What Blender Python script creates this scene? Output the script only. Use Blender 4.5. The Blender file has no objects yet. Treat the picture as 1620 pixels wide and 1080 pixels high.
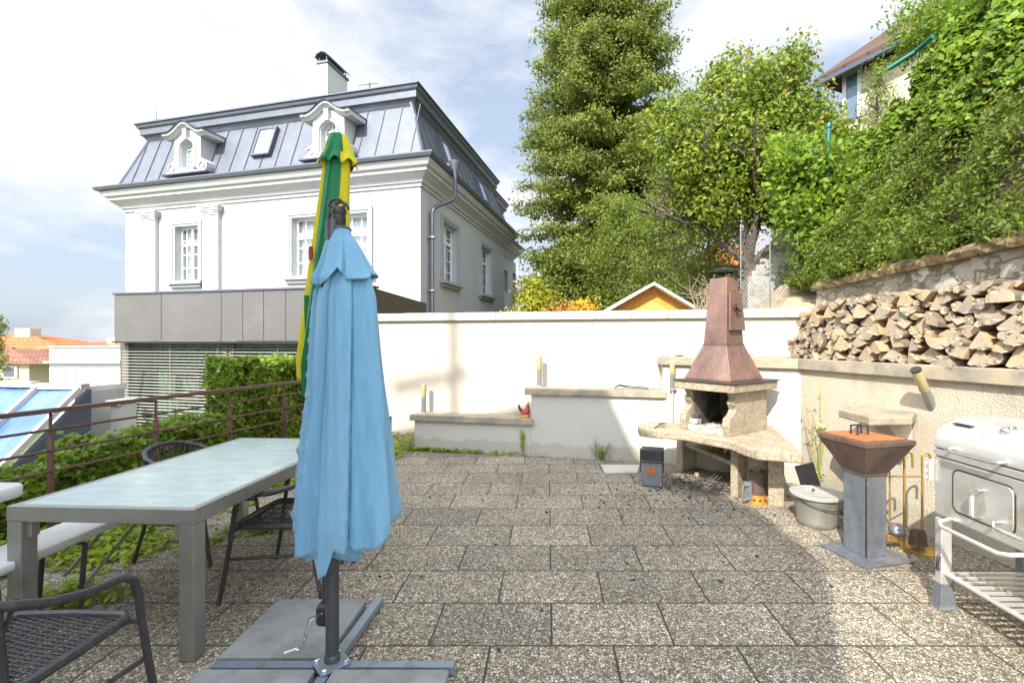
import bpy, bmesh, math, random
import numpy as np
from mathutils import Vector, Matrix
R = math.radians
random.seed(7); rng = np.random.default_rng(7)
sc = bpy.context.scene
COL = sc.collection

# ---------------------------------------------------------------- camera
H = 1.5; F = 760.0; CX = 866.0; CY = 538.0
cam = bpy.data.cameras.new('camera'); cam_o = bpy.data.objects.new('camera', cam); COL.objects.link(cam_o)
cam.sensor_width = 36; cam.lens = F/1620*36
cam.shift_x = (810-CX)/1620; cam.shift_y = (CY-540)/1620
cam.clip_end = 3000; cam.clip_start = .02
cam_o.location = (0, 0, H); cam_o.rotation_euler = (R(90), 0, 0)
sc.camera = cam_o
# ---------------------------------------------------------------- light
SUN = Vector((.48, 1.0, -.93)).normalized()          # travel direction
sl = bpy.data.lights.new('sun', 'SUN'); so = bpy.data.objects.new('sun', sl); COL.objects.link(so)
sl.energy = 4.9; sl.angle = R(.53); sl.color = (1, .94, .84)
so.rotation_euler = (-SUN).to_track_quat('Z', 'Y').to_euler()
w = bpy.data.worlds.new('World'); sc.world = w; w.use_nodes = True
nt = w.node_tree; nt.nodes.clear()
def N(nt, t, **k):
    n = nt.nodes.new(t)
    for a, b in k.items():
        if a.startswith('_'): setattr(n, a[1:], b)
        else: n.inputs[a.replace('__', ' ')].default_value = b
    return n
elev = math.asin(-SUN.z); az = math.atan2(-SUN.x, -SUN.y)
sky = N(nt, 'ShaderNodeTexSky', _sky_type='NISHITA', _sun_disc=False, _sun_elevation=elev, _sun_rotation=az, _dust_density=2.0, _air_density=1.0)
SKYS = .125
tc = N(nt, 'ShaderNodeTexCoord'); mp = N(nt, 'ShaderNodeMapping'); mp.inputs['Scale'].default_value = (1, 1, 2.3); mp.inputs['Location'].default_value = (3.1, .4, .2)
nz = N(nt, 'ShaderNodeTexNoise', Scale=2.2, Detail=9, Roughness=.56, Distortion=.25)
rp = N(nt, 'ShaderNodeValToRGB'); rp.color_ramp.elements[0].position = .42; rp.color_ramp.elements[1].position = .56
nz2 = N(nt, 'ShaderNodeTexNoise', Scale=5.5, Detail=7, Roughness=.6)
sk2 = N(nt, 'ShaderNodeMix', _data_type='RGBA'); sk2.inputs['Factor'].default_value = .66   # thin veil over the blue
veil = (2.95, 3.4, 4.15, 1)
cl = N(nt, 'ShaderNodeMix', _data_type='RGBA'); cl.inputs['A'].default_value = (3.7, 3.95, 4.3, 1); cl.inputs['B'].default_value = (5.3, 5.3, 5.3, 1)
mx = N(nt, 'ShaderNodeMix', _data_type='RGBA')
bg = N(nt, 'ShaderNodeBackground', Strength=SKYS); out = N(nt, 'ShaderNodeOutputWorld')
L = nt.links.new
L(tc.outputs['Generated'], mp.inputs['Vector']); L(mp.outputs[0], nz.inputs['Vector']); L(mp.outputs[0], nz2.inputs['Vector'])
L(nz.outputs['Fac'], rp.inputs[0]); L(rp.outputs['Color'], mx.inputs['Factor'])
L(sky.outputs[0], sk2.inputs['A']); sk2.inputs['B'].default_value = veil
L(nz2.outputs['Fac'], cl.inputs['Factor'])
L(sk2.outputs['Result'], mx.inputs['A']); L(cl.outputs['Result'], mx.inputs['B']); L(mx.outputs['Result'], bg.inputs['Color'])
dp_ = N(nt, 'ShaderNodeVectorMath', _operation='DOT_PRODUCT'); L(tc.outputs['Generated'], dp_.inputs[0]); dp_.inputs[1].default_value = tuple(-SUN)
mr_ = N(nt, 'ShaderNodeMapRange'); mr_.inputs['From Min'].default_value = .15; mr_.inputs['From Max'].default_value = 1.0; mr_.inputs['To Min'].default_value = SKYS; mr_.inputs['To Max'].default_value = SKYS*3.9; L(dp_.outputs['Value'], mr_.inputs['Value']); L(mr_.outputs[0], bg.inputs['Strength'])
L(bg.outputs[0], out.inputs[0])
sc.view_settings.view_transform = 'Standard'; sc.view_settings.look = 'None'
sc.view_settings.exposure = .88; sc.view_settings.gamma = 1

# ---------------------------------------------------------------- helpers
def P(px, py, Y): return Vector(((px-CX)/F*Y, Y, H-(py-CY)/F*Y))
def G(px, py, Z=0):
    Y = (H-Z)*F/(py-CY); return Vector(((px-CX)/F*Y, Y, Z))
def V(*a): return Vector(a)
def tag(o, label=None, cat=None, group=None, kind=None):
    if label: o['label'] = label
    if cat: o['category'] = cat
    if group: o['group'] = group
    if kind: o['kind'] = kind
    return o
def thing(name, loc, label, cat, group=None, rz=0):
    o = bpy.data.objects.new(name, None); COL.objects.link(o); o.empty_display_size = .1
    o.location = loc; o.rotation_euler = (0, 0, rz)
    return tag(o, label, cat, group)
def origin_of(o):
    v = Vector((0, 0, 0))
    while o: v += Vector(o.location); o = o.parent
    return v
class MB:
    def __init__(s): s.v = []; s.f = []; s.m = []; s.cur = 0; s.col = None
    def add(s, vs, fs, mi=None):
        b = len(s.v); s.v += [tuple(v) for v in vs]
        for f in fs: s.f.append([i+b for i in f]); s.m.append(s.cur if mi is None else mi)
    def box(s, c, sz, rz=0, ax=None):
        c = Vector(c); x, y, z = [k/2 for k in sz]
        if ax is None:
            ca, sa = math.cos(rz), math.sin(rz); ax = (V(ca, sa, 0), V(-sa, ca, 0), V(0, 0, 1))
        vs = [c+ax[0]*(i*x)+ax[1]*(j*y)+ax[2]*(k*z) for i in (-1, 1) for j in (-1, 1) for k in (-1, 1)]
        s.add(vs, [(0, 1, 3, 2), (4, 6, 7, 5), (0, 4, 5, 1), (2, 3, 7, 6), (0, 2, 6, 4), (1, 5, 7, 3)]); return s
    def bx(s, x0, x1, y0, y1, z0, z1): return s.box(((x0+x1)/2, (y0+y1)/2, (z0+z1)/2), (x1-x0, y1-y0, z1-z0))
    def bar(s, a, b, wd, th, up=(0, 0, 1)):
        a, b = Vector(a), Vector(b); d = (b-a); l = d.length; d.normalize(); up = Vector(up)
        if abs(d.dot(up)) > .98: up = V(0, 1, 0)
        sd = d.cross(up).normalized(); u = sd.cross(d).normalized()
        return s.box((a+b)/2, (l, wd, th), ax=(d, sd, u))
    def tube(s, pts, r, n=8, closed=False, caps=True):
        pts = [Vector(p) for p in pts]; m = len(pts); rs = r if isinstance(r, (list, tuple)) else [r]*m
        prev = None; vs = []
        for i, p in enumerate(pts):
            if closed: t = pts[(i+1) % m]-pts[i-1]
            else: t = pts[min(i+1, m-1)]-pts[max(i-1, 0)]
            t.normalize()
            if prev is None:
                a = V(0, 0, 1) if abs(t.z) < .9 else V(1, 0, 0)
                u = t.cross(a).normalized()
            else:
                u = (prev-t*prev.dot(t)).normalized()
            prev = u; q = t.cross(u)
            for k in range(n):
                an = 2*math.pi*k/n; vs.append(p+u*(rs[i]*math.cos(an))+q*(rs[i]*math.sin(an)))
        fs = []
        for i in range(m if closed else m-1):
            j = (i+1) % m
            for k in range(n): fs.append((i*n+k, i*n+(k+1) % n, j*n+(k+1) % n, j*n+k))
        if caps and not closed: fs += [tuple(range(n))[::-1], tuple((m-1)*n+k for k in range(n))]
        s.add(vs, fs); return s
    def lathe(s, c, prof, n=24, cap=True):
        c = Vector(c); vs = []; m = len(prof)
        for r_, z in prof:
            for k in range(n): a = 2*math.pi*k/n; vs.append(c+V(r_*math.cos(a), r_*math.sin(a), z))
        fs = [(i*n+k, i*n+(k+1) % n, (i+1)*n+(k+1) % n, (i+1)*n+k) for i in range(m-1) for k in range(n)]
        if cap: fs += [tuple(range(n))[::-1], tuple((m-1)*n+k for k in range(n))]
        s.add(vs, fs); return s
    def loft(s, rings, cap=True, closed=True):
        n = len(rings[0]); m = len(rings); vs = [p for r_ in rings for p in r_]
        fs = [(i*n+k, i*n+(k+1) % n, (i+1)*n+(k+1) % n, (i+1)*n+k) for i in range(m-1) for k in range(n if closed else n-1)]
        if cap: fs += [tuple(range(n))[::-1], tuple((m-1)*n+k for k in range(n))]
        s.add(vs, fs); return s
    def prism(s, poly, z0, z1):
        return s.loft([[V(p[0], p[1], z0) for p in poly], [V(p[0], p[1], z1) for p in poly]])
    def extr(s, poly, off):
        off = Vector(off); return s.loft([[Vector(p) for p in poly], [Vector(p)+off for p in poly]])
    def quad(s, *p): s.add(p, [tuple(range(len(p)))]); return s
    def build(s, name, mats, parent=None, smooth=False, bevel=0, org=None, local=False, seg=2, sub=0, sharp=40, wn=True):
        if not isinstance(mats, (list, tuple)): mats = [mats]
        me = bpy.data.meshes.new(name)
        o0 = origin_of(parent) if parent is not None else (Vector(org) if org is not None else V(0, 0, 0))
        if local: vs = s.v
        else: vs = [(v[0]-o0.x, v[1]-o0.y, v[2]-o0.z) for v in s.v]
        me.from_pydata(vs, [], s.f)
        for m in mats: me.materials.append(m)
        me.polygons.foreach_set('material_index', s.m)
        bm = bmesh.new(); bm.from_mesh(me); bmesh.ops.recalc_face_normals(bm, faces=bm.faces); bm.to_mesh(me); bm.free()
        o = bpy.data.objects.new(name, me); COL.objects.link(o)
        if parent is not None: o.parent = parent
        elif org is not None: o.location = o0
        if bevel:
            b = o.modifiers.new('bevel', 'BEVEL'); b.width = bevel; b.segments = seg; b.limit_method = 'ANGLE'; b.angle_limit = R(35)
        if sub:
            b = o.modifiers.new('sub', 'SUBSURF'); b.levels = sub; b.render_levels = sub
        if smooth:
            me.shade_smooth()
            if not sub:
                try: me.set_sharp_from_angle(angle=R(sharp))
                except Exception: pass
        return o
def copy_tree(o, parent=None):
    c = o.copy(); COL.objects.link(c); c.parent = parent
    for ch in list(o.children): copy_tree(ch, c)
    return c
def struct(o): o['kind'] = 'structure'; return o

# ---------------------------------------------------------------- materials
def newmat(name):
    m = bpy.data.materials.new(name); m.use_nodes = True; nt = m.node_tree; nt.nodes.clear()
    o = nt.nodes.new('ShaderNodeOutputMaterial'); b = nt.nodes.new('ShaderNodeBsdfPrincipled'); nt.links.new(b.outputs[0], o.inputs[0])
    return m, nt, b, o
def rgba(c): return (c[0], c[1], c[2], 1)
def mix(nt, a, b, fac, mode='MIX'):
    n = nt.nodes.new('ShaderNodeMix'); n.data_type = 'RGBA'; n.blend_type = mode
    for s, v in (('A', a), ('B', b)):
        if hasattr(v, 'is_linked') or hasattr(v, 'links'): nt.links.new(v, n.inputs[s])
        else: n.inputs[s].default_value = rgba(v)
    if isinstance(fac, (int, float)): n.inputs['Factor'].default_value = fac
    else: nt.links.new(fac, n.inputs['Factor'])
    return n.outputs['Result']
def noise(nt, vec, scale, detail=6, rough=.6, dist=0, sc3=None):
    if sc3:
        m = nt.nodes.new('ShaderNodeMapping'); m.inputs['Scale'].default_value = sc3; nt.links.new(vec, m.inputs['Vector']); vec = m.outputs[0]
    n = N(nt, 'ShaderNodeTexNoise', Scale=scale, Detail=detail, Roughness=rough, Distortion=dist); nt.links.new(vec, n.inputs['Vector'])
    return n.outputs['Fac']
def ramp(nt, fac, p0, p1, c0=(0, 0, 0), c1=(1, 1, 1)):
    r = nt.nodes.new('ShaderNodeValToRGB'); e = r.color_ramp.elements
    e[0].position = p0; e[1].position = p1; e[0].color = rgba(c0); e[1].color = rgba(c1); nt.links.new(fac, r.inputs[0]); return r.outputs['Color']
def coord(nt, kind='Object'):
    return nt.nodes.new('ShaderNodeTexCoord').outputs[kind]
def bump(nt, b, h, strength, dist=.01, prev=None):
    n = nt.nodes.new('ShaderNodeBump'); n.inputs['Strength'].default_value = strength; n.inputs['Distance'].default_value = dist
    nt.links.new(h, n.inputs['Height'])
    if prev is not None: nt.links.new(prev, n.inputs['Normal'])
    nt.links.new(n.outputs[0], b.inputs['Normal']); return n.outputs[0]
def M(name, c, rough=.6, metal=0, var=.12, vs=3, dirt=None, dscale=2.5, dlo=.5, dhi=.75, bs=0, bstr=.2, bd=.005, sc3=None, spec=.5, rvar=.1, damt=1):
    m, nt, b, o = newmat(name); v = coord(nt)
    n1 = noise(nt, v, vs, sc3=sc3)
    col = mix(nt, [k*(1-var) for k in c], [min(1, k*(1+var)) for k in c], n1)
    if dirt:
        d = ramp(nt, noise(nt, v, dscale, 8, .65, .3, sc3), dlo, dhi)
        mm = N(nt, 'ShaderNodeMath', _operation='MULTIPLY'); nt.links.new(d, mm.inputs[0]); mm.inputs[1].default_value = damt
        col = mix(nt, col, dirt, mm.outputs[0])
    nt.links.new(col, b.inputs['Base Color'])
    rr = ramp(nt, noise(nt, v, vs*3), .3, .7, (max(0, rough-rvar),)*3, (min(1, rough+rvar),)*3); nt.links.new(rr, b.inputs['Roughness'])
    b.inputs['Metallic'].default_value = metal; b.inputs['Specular IOR Level'].default_value = spec
    if bs: bump(nt, b, noise(nt, v, bs, 6, .6), bstr, bd)
    return m
def leafmat(name, c0, c1, c2=None, tr=.42, rough=.5, c2amt=.12):
    c0, c1 = [c0[0]*1.9, c0[1]*1.55, c0[2]*1.2], [c1[0]*1.95, c1[1]*1.6, c1[2]*1.2]
    m, nt, b, o = newmat(name)
    g = nt.nodes.new('ShaderNodeNewGeometry'); r = nt.nodes.new('ShaderNodeValToRGB'); e = r.color_ramp.elements
    e[0].color = rgba(c0); e[1].color = rgba(c1); e[0].position = 0; e[1].position = .9
    if c2: x = e.new(1-c2amt*.6); x.color = rgba(c1); e[2].position = .999; e[2].color = rgba(c2); e[1].position = 1-c2amt
    nt.links.new(g.outputs['Random Per Island'], r.inputs[0])
    v = coord(nt); big = noise(nt, v, 1.3, 3)
    col = mix(nt, r.outputs['Color'], [k*1.25 for k in c1], ramp(nt, big, .5, .75))
    hs = N(nt, 'ShaderNodeHueSaturation', Saturation=.95, Value=1.25); nt.links.new(col, hs.inputs['Color'])
    nt.links.new(col, b.inputs['Base Color']); b.inputs['Roughness'].default_value = rough; b.inputs['Specular IOR Level'].default_value = .35
    t = nt.nodes.new('ShaderNodeBsdfTranslucent'); nt.links.new(hs.outputs[0], t.inputs['Color'])
    ms = nt.nodes.new('ShaderNodeMixShader'); ms.inputs[0].default_value = tr
    nt.links.new(b.outputs[0], ms.inputs[1]); nt.links.new(t.outputs[0], ms.inputs[2]); nt.links.new(ms.outputs[0], o.inputs[0])
    return m
def glassmat(name, c=(.10, .13, .16), rough=.06, alpha=.6):
    m, nt, b, o = newmat(name)
    v = coord(nt); n = noise(nt, v, 1.5, 2)
    nt.links.new(mix(nt, [k*.8 for k in c], [k*1.25 for k in c], n), b.inputs['Base Color'])
    b.inputs['Roughness'].default_value = rough; b.inputs['Specular IOR Level'].default_value = .9
    gl = nt.nodes.new('ShaderNodeBsdfTransparent'); ms = nt.nodes.new('ShaderNodeMixShader'); ms.inputs[0].default_value = alpha
    nt.links.new(gl.outputs[0], ms.inputs[1]); nt.links.new(b.outputs[0], ms.inputs[2]); nt.links.new(ms.outputs[0], o.inputs[0])
    return m

# washed-pebble slabs laid in half bond
def paving_mat():
    m, nt, b, o = newmat('pebble_paving'); v = coord(nt)
    mp = nt.nodes.new('ShaderNodeMapping'); mp.inputs['Location'].default_value = (-.025+.3025+.605*40, -2.366+.384*40, 0); nt.links.new(v, mp.inputs['Vector'])
    br = N(nt, 'ShaderNodeTexBrick', Scale=1, Mortar__Size=.0058, Mortar__Smooth=.25, Bias=0, Brick__Width=.605, Row__Height=.384)
    br.offset = .5; br.inputs['Color1'].default_value = (0, 0, 0, 1); br.inputs['Color2'].default_value = (1, 1, 1, 1); br.inputs['Mortar'].default_value = (.5, .5, .5, 1)
    # wobble the joints a little
    nzv = N(nt, 'ShaderNodeTexNoise', Scale=22, Detail=3); nt.links.new(v, nzv.inputs['Vector'])
    wob = N(nt, 'ShaderNodeVectorMath', _operation='MULTIPLY_ADD'); nt.links.new(nzv.outputs['Color'], wob.inputs[0]); wob.inputs[1].default_value = (.008, .008, 0); nt.links.new(mp.outputs[0], wob.inputs[2])
    nt.links.new(wob.outputs[0], br.inputs['Vector'])
    vo = N(nt, 'ShaderNodeTexVoronoi', Scale=76, Randomness=1); vo.feature = 'F1'; nt.links.new(v, vo.inputs['Vector'])
    ve = N(nt, 'ShaderNodeTexVoronoi', Scale=76, Randomness=1); ve.feature = 'DISTANCE_TO_EDGE'; nt.links.new(v, ve.inputs['Vector'])
    sep = nt.nodes.new('ShaderNodeSeparateColor'); nt.links.new(vo.outputs['Color'], sep.inputs[0])
    r = nt.nodes.new('ShaderNodeValToRGB'); e = r.color_ramp.elements; r.color_ramp.interpolation = 'LINEAR'
    cs = [(0, (.17, .14, .10)), (.2, (.34, .28, .19)), (.42, (.53, .44, .31)), (.58, (.42, .37, .29)), (.76, (.70, .60, .45)), (.93, (.86, .80, .69)), (1, (.42, .26, .15))]
    e[0].position = 0; e[0].color = rgba(cs[0][1]); e[1].position = 1; e[1].color = rgba(cs[-1][1])
    for p, c in cs[1:-1]: x = e.new(p); x.color = rgba(c)
    nt.links.new(sep.outputs[0], r.inputs[0])
    edge = ramp(nt, ve.outputs['Distance'], .02, .16)
    col = mix(nt, (.085, .073, .055), r.outputs['Color'], edge)
    brc = nt.nodes.new('ShaderNodeSeparateColor'); nt.links.new(br.outputs['Color'], brc.inputs[0])
    tone = ramp(nt, brc.outputs[0], 0, 1, (.78, .78, .78), (1.08, 1.06, 1.03)); col = mix(nt, col, tone, 1, 'MULTIPLY')
    st = ramp(nt, noise(nt, v, 1.1, 8, .65, .4), .35, .68, (.62, .62, .62), (1.0, 1.0, 1.0)); col = mix(nt, col, st, .9, 'MULTIPLY')
    ms = ramp(nt, noise(nt, v, 3.0, 6, .7), .60, .74); 
    mm = N(nt, 'ShaderNodeMath', _operation='MULTIPLY'); nt.links.new(ms, mm.inputs[0]); mm.inputs[1].default_value = .35
    col = mix(nt, col, (.12, .125, .07), mm.outputs[0])
    jm = mix(nt, (.045, .038, .028), (.06, .075, .025), ramp(nt, noise(nt, v, 2.2, 5), .5, .62)); col = mix(nt, col, jm, br.outputs['Fac'])
    nt.links.new(col, b.inputs['Base Color']); b.inputs['Roughness'].default_value = .8
    inv = N(nt, 'ShaderNodeMath', _operation='SUBTRACT'); inv.inputs[0].default_value = 1; nt.links.new(br.outputs['Fac'], inv.inputs[1])
    b1 = bump(nt, b, edge, .55, .004); bump(nt, b, inv.outputs[0], .8, .008, b1)
    return m
def aggregate_mat(name, c0=(.25, .20, .13), c1=(.56, .48, .36), scale=75, edgec=(.32, .27, .18)):
    m, nt, b, o = newmat(name); v = coord(nt)
    vo = N(nt, 'ShaderNodeTexVoronoi', Scale=scale); nt.links.new(v, vo.inputs['Vector'])
    ve = N(nt, 'ShaderNodeTexVoronoi', Scale=scale); ve.feature = 'DISTANCE_TO_EDGE'; nt.links.new(v, ve.inputs['Vector'])
    sep = nt.nodes.new('ShaderNodeSeparateColor'); nt.links.new(vo.outputs['Color'], sep.inputs[0])
    col = mix(nt, c0, c1, sep.outputs[0]); edge = ramp(nt, ve.outputs['Distance'], .01, .14)
    col = mix(nt, edgec, col, edge)
    col = mix(nt, col, ramp(nt, noise(nt, v, 4, 8, .7), .35, .65, (.62, .6, .56), (1, 1, 1)), .8, 'MULTIPLY')
    nt.links.new(col, b.inputs['Base Color']); b.inputs['Roughness'].default_value = .85; bump(nt, b, edge, .5, .004)
    return m
def render_wall_mat(name, c, stain=(.45, .42, .34), rough_scale=38, bstr=.9, samt=.5):
    m, nt, b, o = newmat(name); v = coord(nt)
    col = mix(nt, [k*.95 for k in c], c, noise(nt, v, 2.0, 6))
    s = ramp(nt, noise(nt, v, 1.5, 9, .7, .5, (1, 1, .45)), .56, .80); mm = N(nt, 'ShaderNodeMath', _operation='MULTIPLY'); nt.links.new(s, mm.inputs[0]); mm.inputs[1].default_value = samt
    col = mix(nt, col, stain, mm.outputs[0])
    g = nt.nodes.new('ShaderNodeNewGeometry'); sp = nt.nodes.new('ShaderNodeSeparateXYZ'); nt.links.new(g.outputs['Position'], sp.inputs[0])
    ad = N(nt, 'ShaderNodeMath', _operation='MULTIPLY_ADD'); nt.links.new(noise(nt, v, 5, 8, .7), ad.inputs[0]); ad.inputs[1].default_value = -.32; nt.links.new(sp.outputs[2], ad.inputs[2])
    foot_ = ramp(nt, ad.outputs[0], -.12, .02, (.55, .55, .55), (0, 0, 0)); col = mix(nt, col, (.34, .31, .24), foot_)
    dr_ = ramp(nt, noise(nt, v, 4, 8, .65, 0, (2.2, 2.2, .12)), .58, .80, (0, 0, 0), (.30, .30, .30)); col = mix(nt, col, stain, dr_)
    nt.links.new(col, b.inputs['Base Color']); b.inputs['Roughness'].default_value = .9
    h = noise(nt, v, rough_scale, 4, .55); bump(nt, b, h, bstr, .012)
    return m
def rubble_mat():
    m, nt, b, o = newmat('rubble_masonry'); v = coord(nt)
    mp = nt.nodes.new('ShaderNodeMapping'); mp.inputs['Scale'].default_value = (1, 1, 2.2); nt.links.new(v, mp.inputs['Vector'])
    nzv = N(nt, 'ShaderNodeTexNoise', Scale=5, Detail=9, Roughness=.6); nt.links.new(v, nzv.inputs['Vector'])
    wob = N(nt, 'ShaderNodeVectorMath', _operation='MULTIPLY_ADD'); nt.links.new(nzv.outputs['Color'], wob.inputs[0]); wob.inputs[1].default_value = (.42,)*3; nt.links.new(mp.outputs[0], wob.inputs[2])
    vo = N(nt, 'ShaderNodeTexVoronoi', Scale=3.4); nt.links.new(wob.outputs[0], vo.inputs['Vector'])
    ve = N(nt, 'ShaderNodeTexVoronoi', Scale=3.4); ve.feature = 'DISTANCE_TO_EDGE'; nt.links.new(wob.outputs[0], ve.inputs['Vector'])
    sep = nt.nodes.new('ShaderNodeSeparateColor'); nt.links.new(vo.outputs['Color'], sep.inputs[0])
    col = mix(nt, (.34, .27, .17), (.50, .45, .36), sep.outputs[0]); col = mix(nt, col, (.62, .58, .50), ramp(nt, sep.outputs[1], .72, .8))
    col = mix(nt, col, ramp(nt, noise(nt, v, 14, 8, .7), .3, .7, (.6, .6, .6), (1, 1, 1)), 1, 'MULTIPLY')
    edge = ramp(nt, ve.outputs['Distance'], .0, .09); col = mix(nt, (.36, .32, .25), col, edge)
    nt.links.new(col, b.inputs['Base Color']); b.inputs['Roughness'].default_value = .9
    b1 = bump(nt, b, edge, .9, .03); bump(nt, b, noise(nt, v, 30, 6, .7), .5, .015, b1)
    return m
def tile_mat(name, c0, c1, sx=4, sy=3.2):
    m, nt, b, o = newmat(name); v = coord(nt, 'Object')
    br = N(nt, 'ShaderNodeTexBrick', Scale=1, Mortar__Size=.02, Mortar__Smooth=.6, Brick__Width=.28, Row__Height=.3); br.offset = 0
    br.inputs['Color1'].default_value = rgba(c0); br.inputs['Color2'].default_value = rgba(c1); br.inputs['Mortar'].default_value = rgba([k*.45 for k in c0])
    sp = nt.nodes.new('ShaderNodeSeparateXYZ'); nt.links.new(v, sp.inputs[0]); cb = nt.nodes.new('ShaderNodeCombineXYZ')
    ad = N(nt, 'ShaderNodeMath', _operation='ADD'); nt.links.new(sp.outputs[0], ad.inputs[0]); nt.links.new(sp.outputs[1], ad.inputs[1])
    nt.links.new(ad.outputs[0], cb.inputs[0]); nt.links.new(sp.outputs[2], cb.inputs[1]); nt.links.new(cb.outputs[0], br.inputs['Vector'])
    col = mix(nt, br.outputs['Color'], ramp(nt, noise(nt, v, 2.5, 8, .7), .3, .7, (.7, .7, .7), (1.1, 1.05, 1)), 1, 'MULTIPLY')
    nt.links.new(col, b.inputs['Base Color']); b.inputs['Roughness'].default_value = .8; bump(nt, b, br.outputs['Fac'], -.6, .03)
    return m
def wood_end_mat():
    m, nt, b, o = newmat('log_end_grain'); v = coord(nt); oi = nt.nodes.new('ShaderNodeObjectInfo')
    mp = nt.nodes.new('ShaderNodeMapping'); mp.inputs['Scale'].default_value = (1, .05, 1); nt.links.new(v, mp.inputs['Vector'])
    wv = N(nt, 'ShaderNodeTexWave', Scale=40, Distortion=2.5, Detail=3); wv.wave_type = 'RINGS'; wv.rings_direction = 'Y'; nt.links.new(mp.outputs[0], wv.inputs['Vector'])
    base = mix(nt, (.50, .37, .22), (.30, .265, .22), oi.outputs['Random'])
    col = mix(nt, base, (.30, .23, .15), wv.outputs['Fac']); 
    col = mix(nt, base, col, .55)
    col = mix(nt, col, (.30, .28, .25), ramp(nt, noise(nt, v, 9, 8, .7), .45, .7))
    cr = ramp(nt, noise(nt, v, 30, 4, .6, 2), .60, .66); col = mix(nt, col, (.10, .07, .04), cr)
    nt.links.new(col, b.inputs['Base Color']); b.inputs['Roughness'].default_value = .85; bump(nt, b, wv.outputs['Fac'], .4, .004)
    return m
def wood_mat(name, c0, c1, sc3=(30, 2, 30), bst=.5, rnd=True):
    m, nt, b, o = newmat(name); v = coord(nt)
    n = noise(nt, v, 1, 8, .7, .4, sc3); col = mix(nt, c0, c1, ramp(nt, n, .3, .7))
    if rnd:
        oi = nt.nodes.new('ShaderNodeObjectInfo'); col = mix(nt, col, ramp(nt, oi.outputs['Random'], 0, 1, (.60, .58, .56), (1.15, 1.05, .95)), 1, 'MULTIPLY')
    nt.links.new(col, b.inputs['Base Color']); b.inputs['Roughness'].default_value = .85; bump(nt, b, n, bst, .006)
    return m
def rust_mat(name, base=(.26, .13, .10), r1=(.42, .15, .05), r2=(.10, .055, .045), scale=4, lo=.42, hi=.62, metal=.35, rough=.55, streak=(1, 1, .5)):
    m, nt, b, o = newmat(name); v = coord(nt)
    col = mix(nt, base, r2, ramp(nt, noise(nt, v, scale*.7, 8, .65, .6, streak), .4, .68))
    col = mix(nt, col, r1, ramp(nt, noise(nt, v, scale, 10, .75, .3, streak), hi-.08, hi+.12))
    col = mix(nt, col, ramp(nt, noise(nt, v, scale*14, 6, .7), .3, .7, (.72, .72, .72), (1.1, 1.1, 1.1)), 1, 'MULTIPLY')
    nt.links.new(col, b.inputs['Base Color']); b.inputs['Metallic'].default_value = metal
    nt.links.new(ramp(nt, noise(nt, v, scale*3, 8), .3, .7, (rough-.12,)*3, (rough+.2,)*3), b.inputs['Roughness'])
    bump(nt, b, noise(nt, v, scale*20, 6, .7), .2, .002)
    return m
def glasstop_mat():
    m, nt, b, o = newmat('frosted_table_glass'); v = coord(nt)
    c = mix(nt, (.28, .38, .37), (.38, .50, .475), ramp(nt, noise(nt, v, 6, 8, .65, .5, (1, 3, 1)), .35, .65)); nt.links.new(c, b.inputs['Base Color'])
    nt.links.new(ramp(nt, noise(nt, v, 9, 8, .7), .3, .7, (.13,)*3, (.30,)*3), b.inputs['Roughness']); b.inputs['Specular IOR Level'].default_value = .8
    bump(nt, b, noise(nt, v, 130, 3), .06, .001)
    return m
def fabric(name, c, dark=.82, weave=900):
    m, nt, b, o = newmat(name); v = coord(nt)
    col = mix(nt, [k*dark for k in c], c, ramp(nt, noise(nt, v, 2.2, 7, .65, .3, (1, 1, .35)), .3, .7))
    col = mix(nt, col, [min(1, k*1.15+.03) for k in c], ramp(nt, noise(nt, v, 7, 8, .7), .62, .8))
    fad = ramp(nt, noise(nt, v, 30, 6, .7, .3, (1, 1, .15)), .42, .75, (0, 0, 0), (.28, .28, .28)); col = mix(nt, col, [min(1, k*1.25+.05) for k in c], fad)
    sp_ = ramp(nt, noise(nt, v, 11, 8, .75, .8), .66, .80, (0, 0, 0), (.35, .35, .35)); col = mix(nt, col, [k*.6 for k in c], sp_)
    nt.links.new(col, b.inputs['Base Color']); b.inputs['Roughness'].default_value = .9; b.inputs['Sheen Weight'].default_value = .25
    b1 = bump(nt, b, noise(nt, v, weave, 2), .12, .001); bump(nt, b, noise(nt, v, 13, 7, .66, 1.2, (1, 1, .4)), .55, .02, b1)
    t = nt.nodes.new('ShaderNodeBsdfTranslucent'); nt.links.new(col, t.inputs['Color']); ms = nt.nodes.new('ShaderNodeMixShader'); ms.inputs[0].default_value = .18
    nt.links.new(b.outputs[0], ms.inputs[1]); nt.links.new(t.outputs[0], ms.inputs[2]); nt.links.new(ms.outputs[0], o.inputs[0])
    return m

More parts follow.
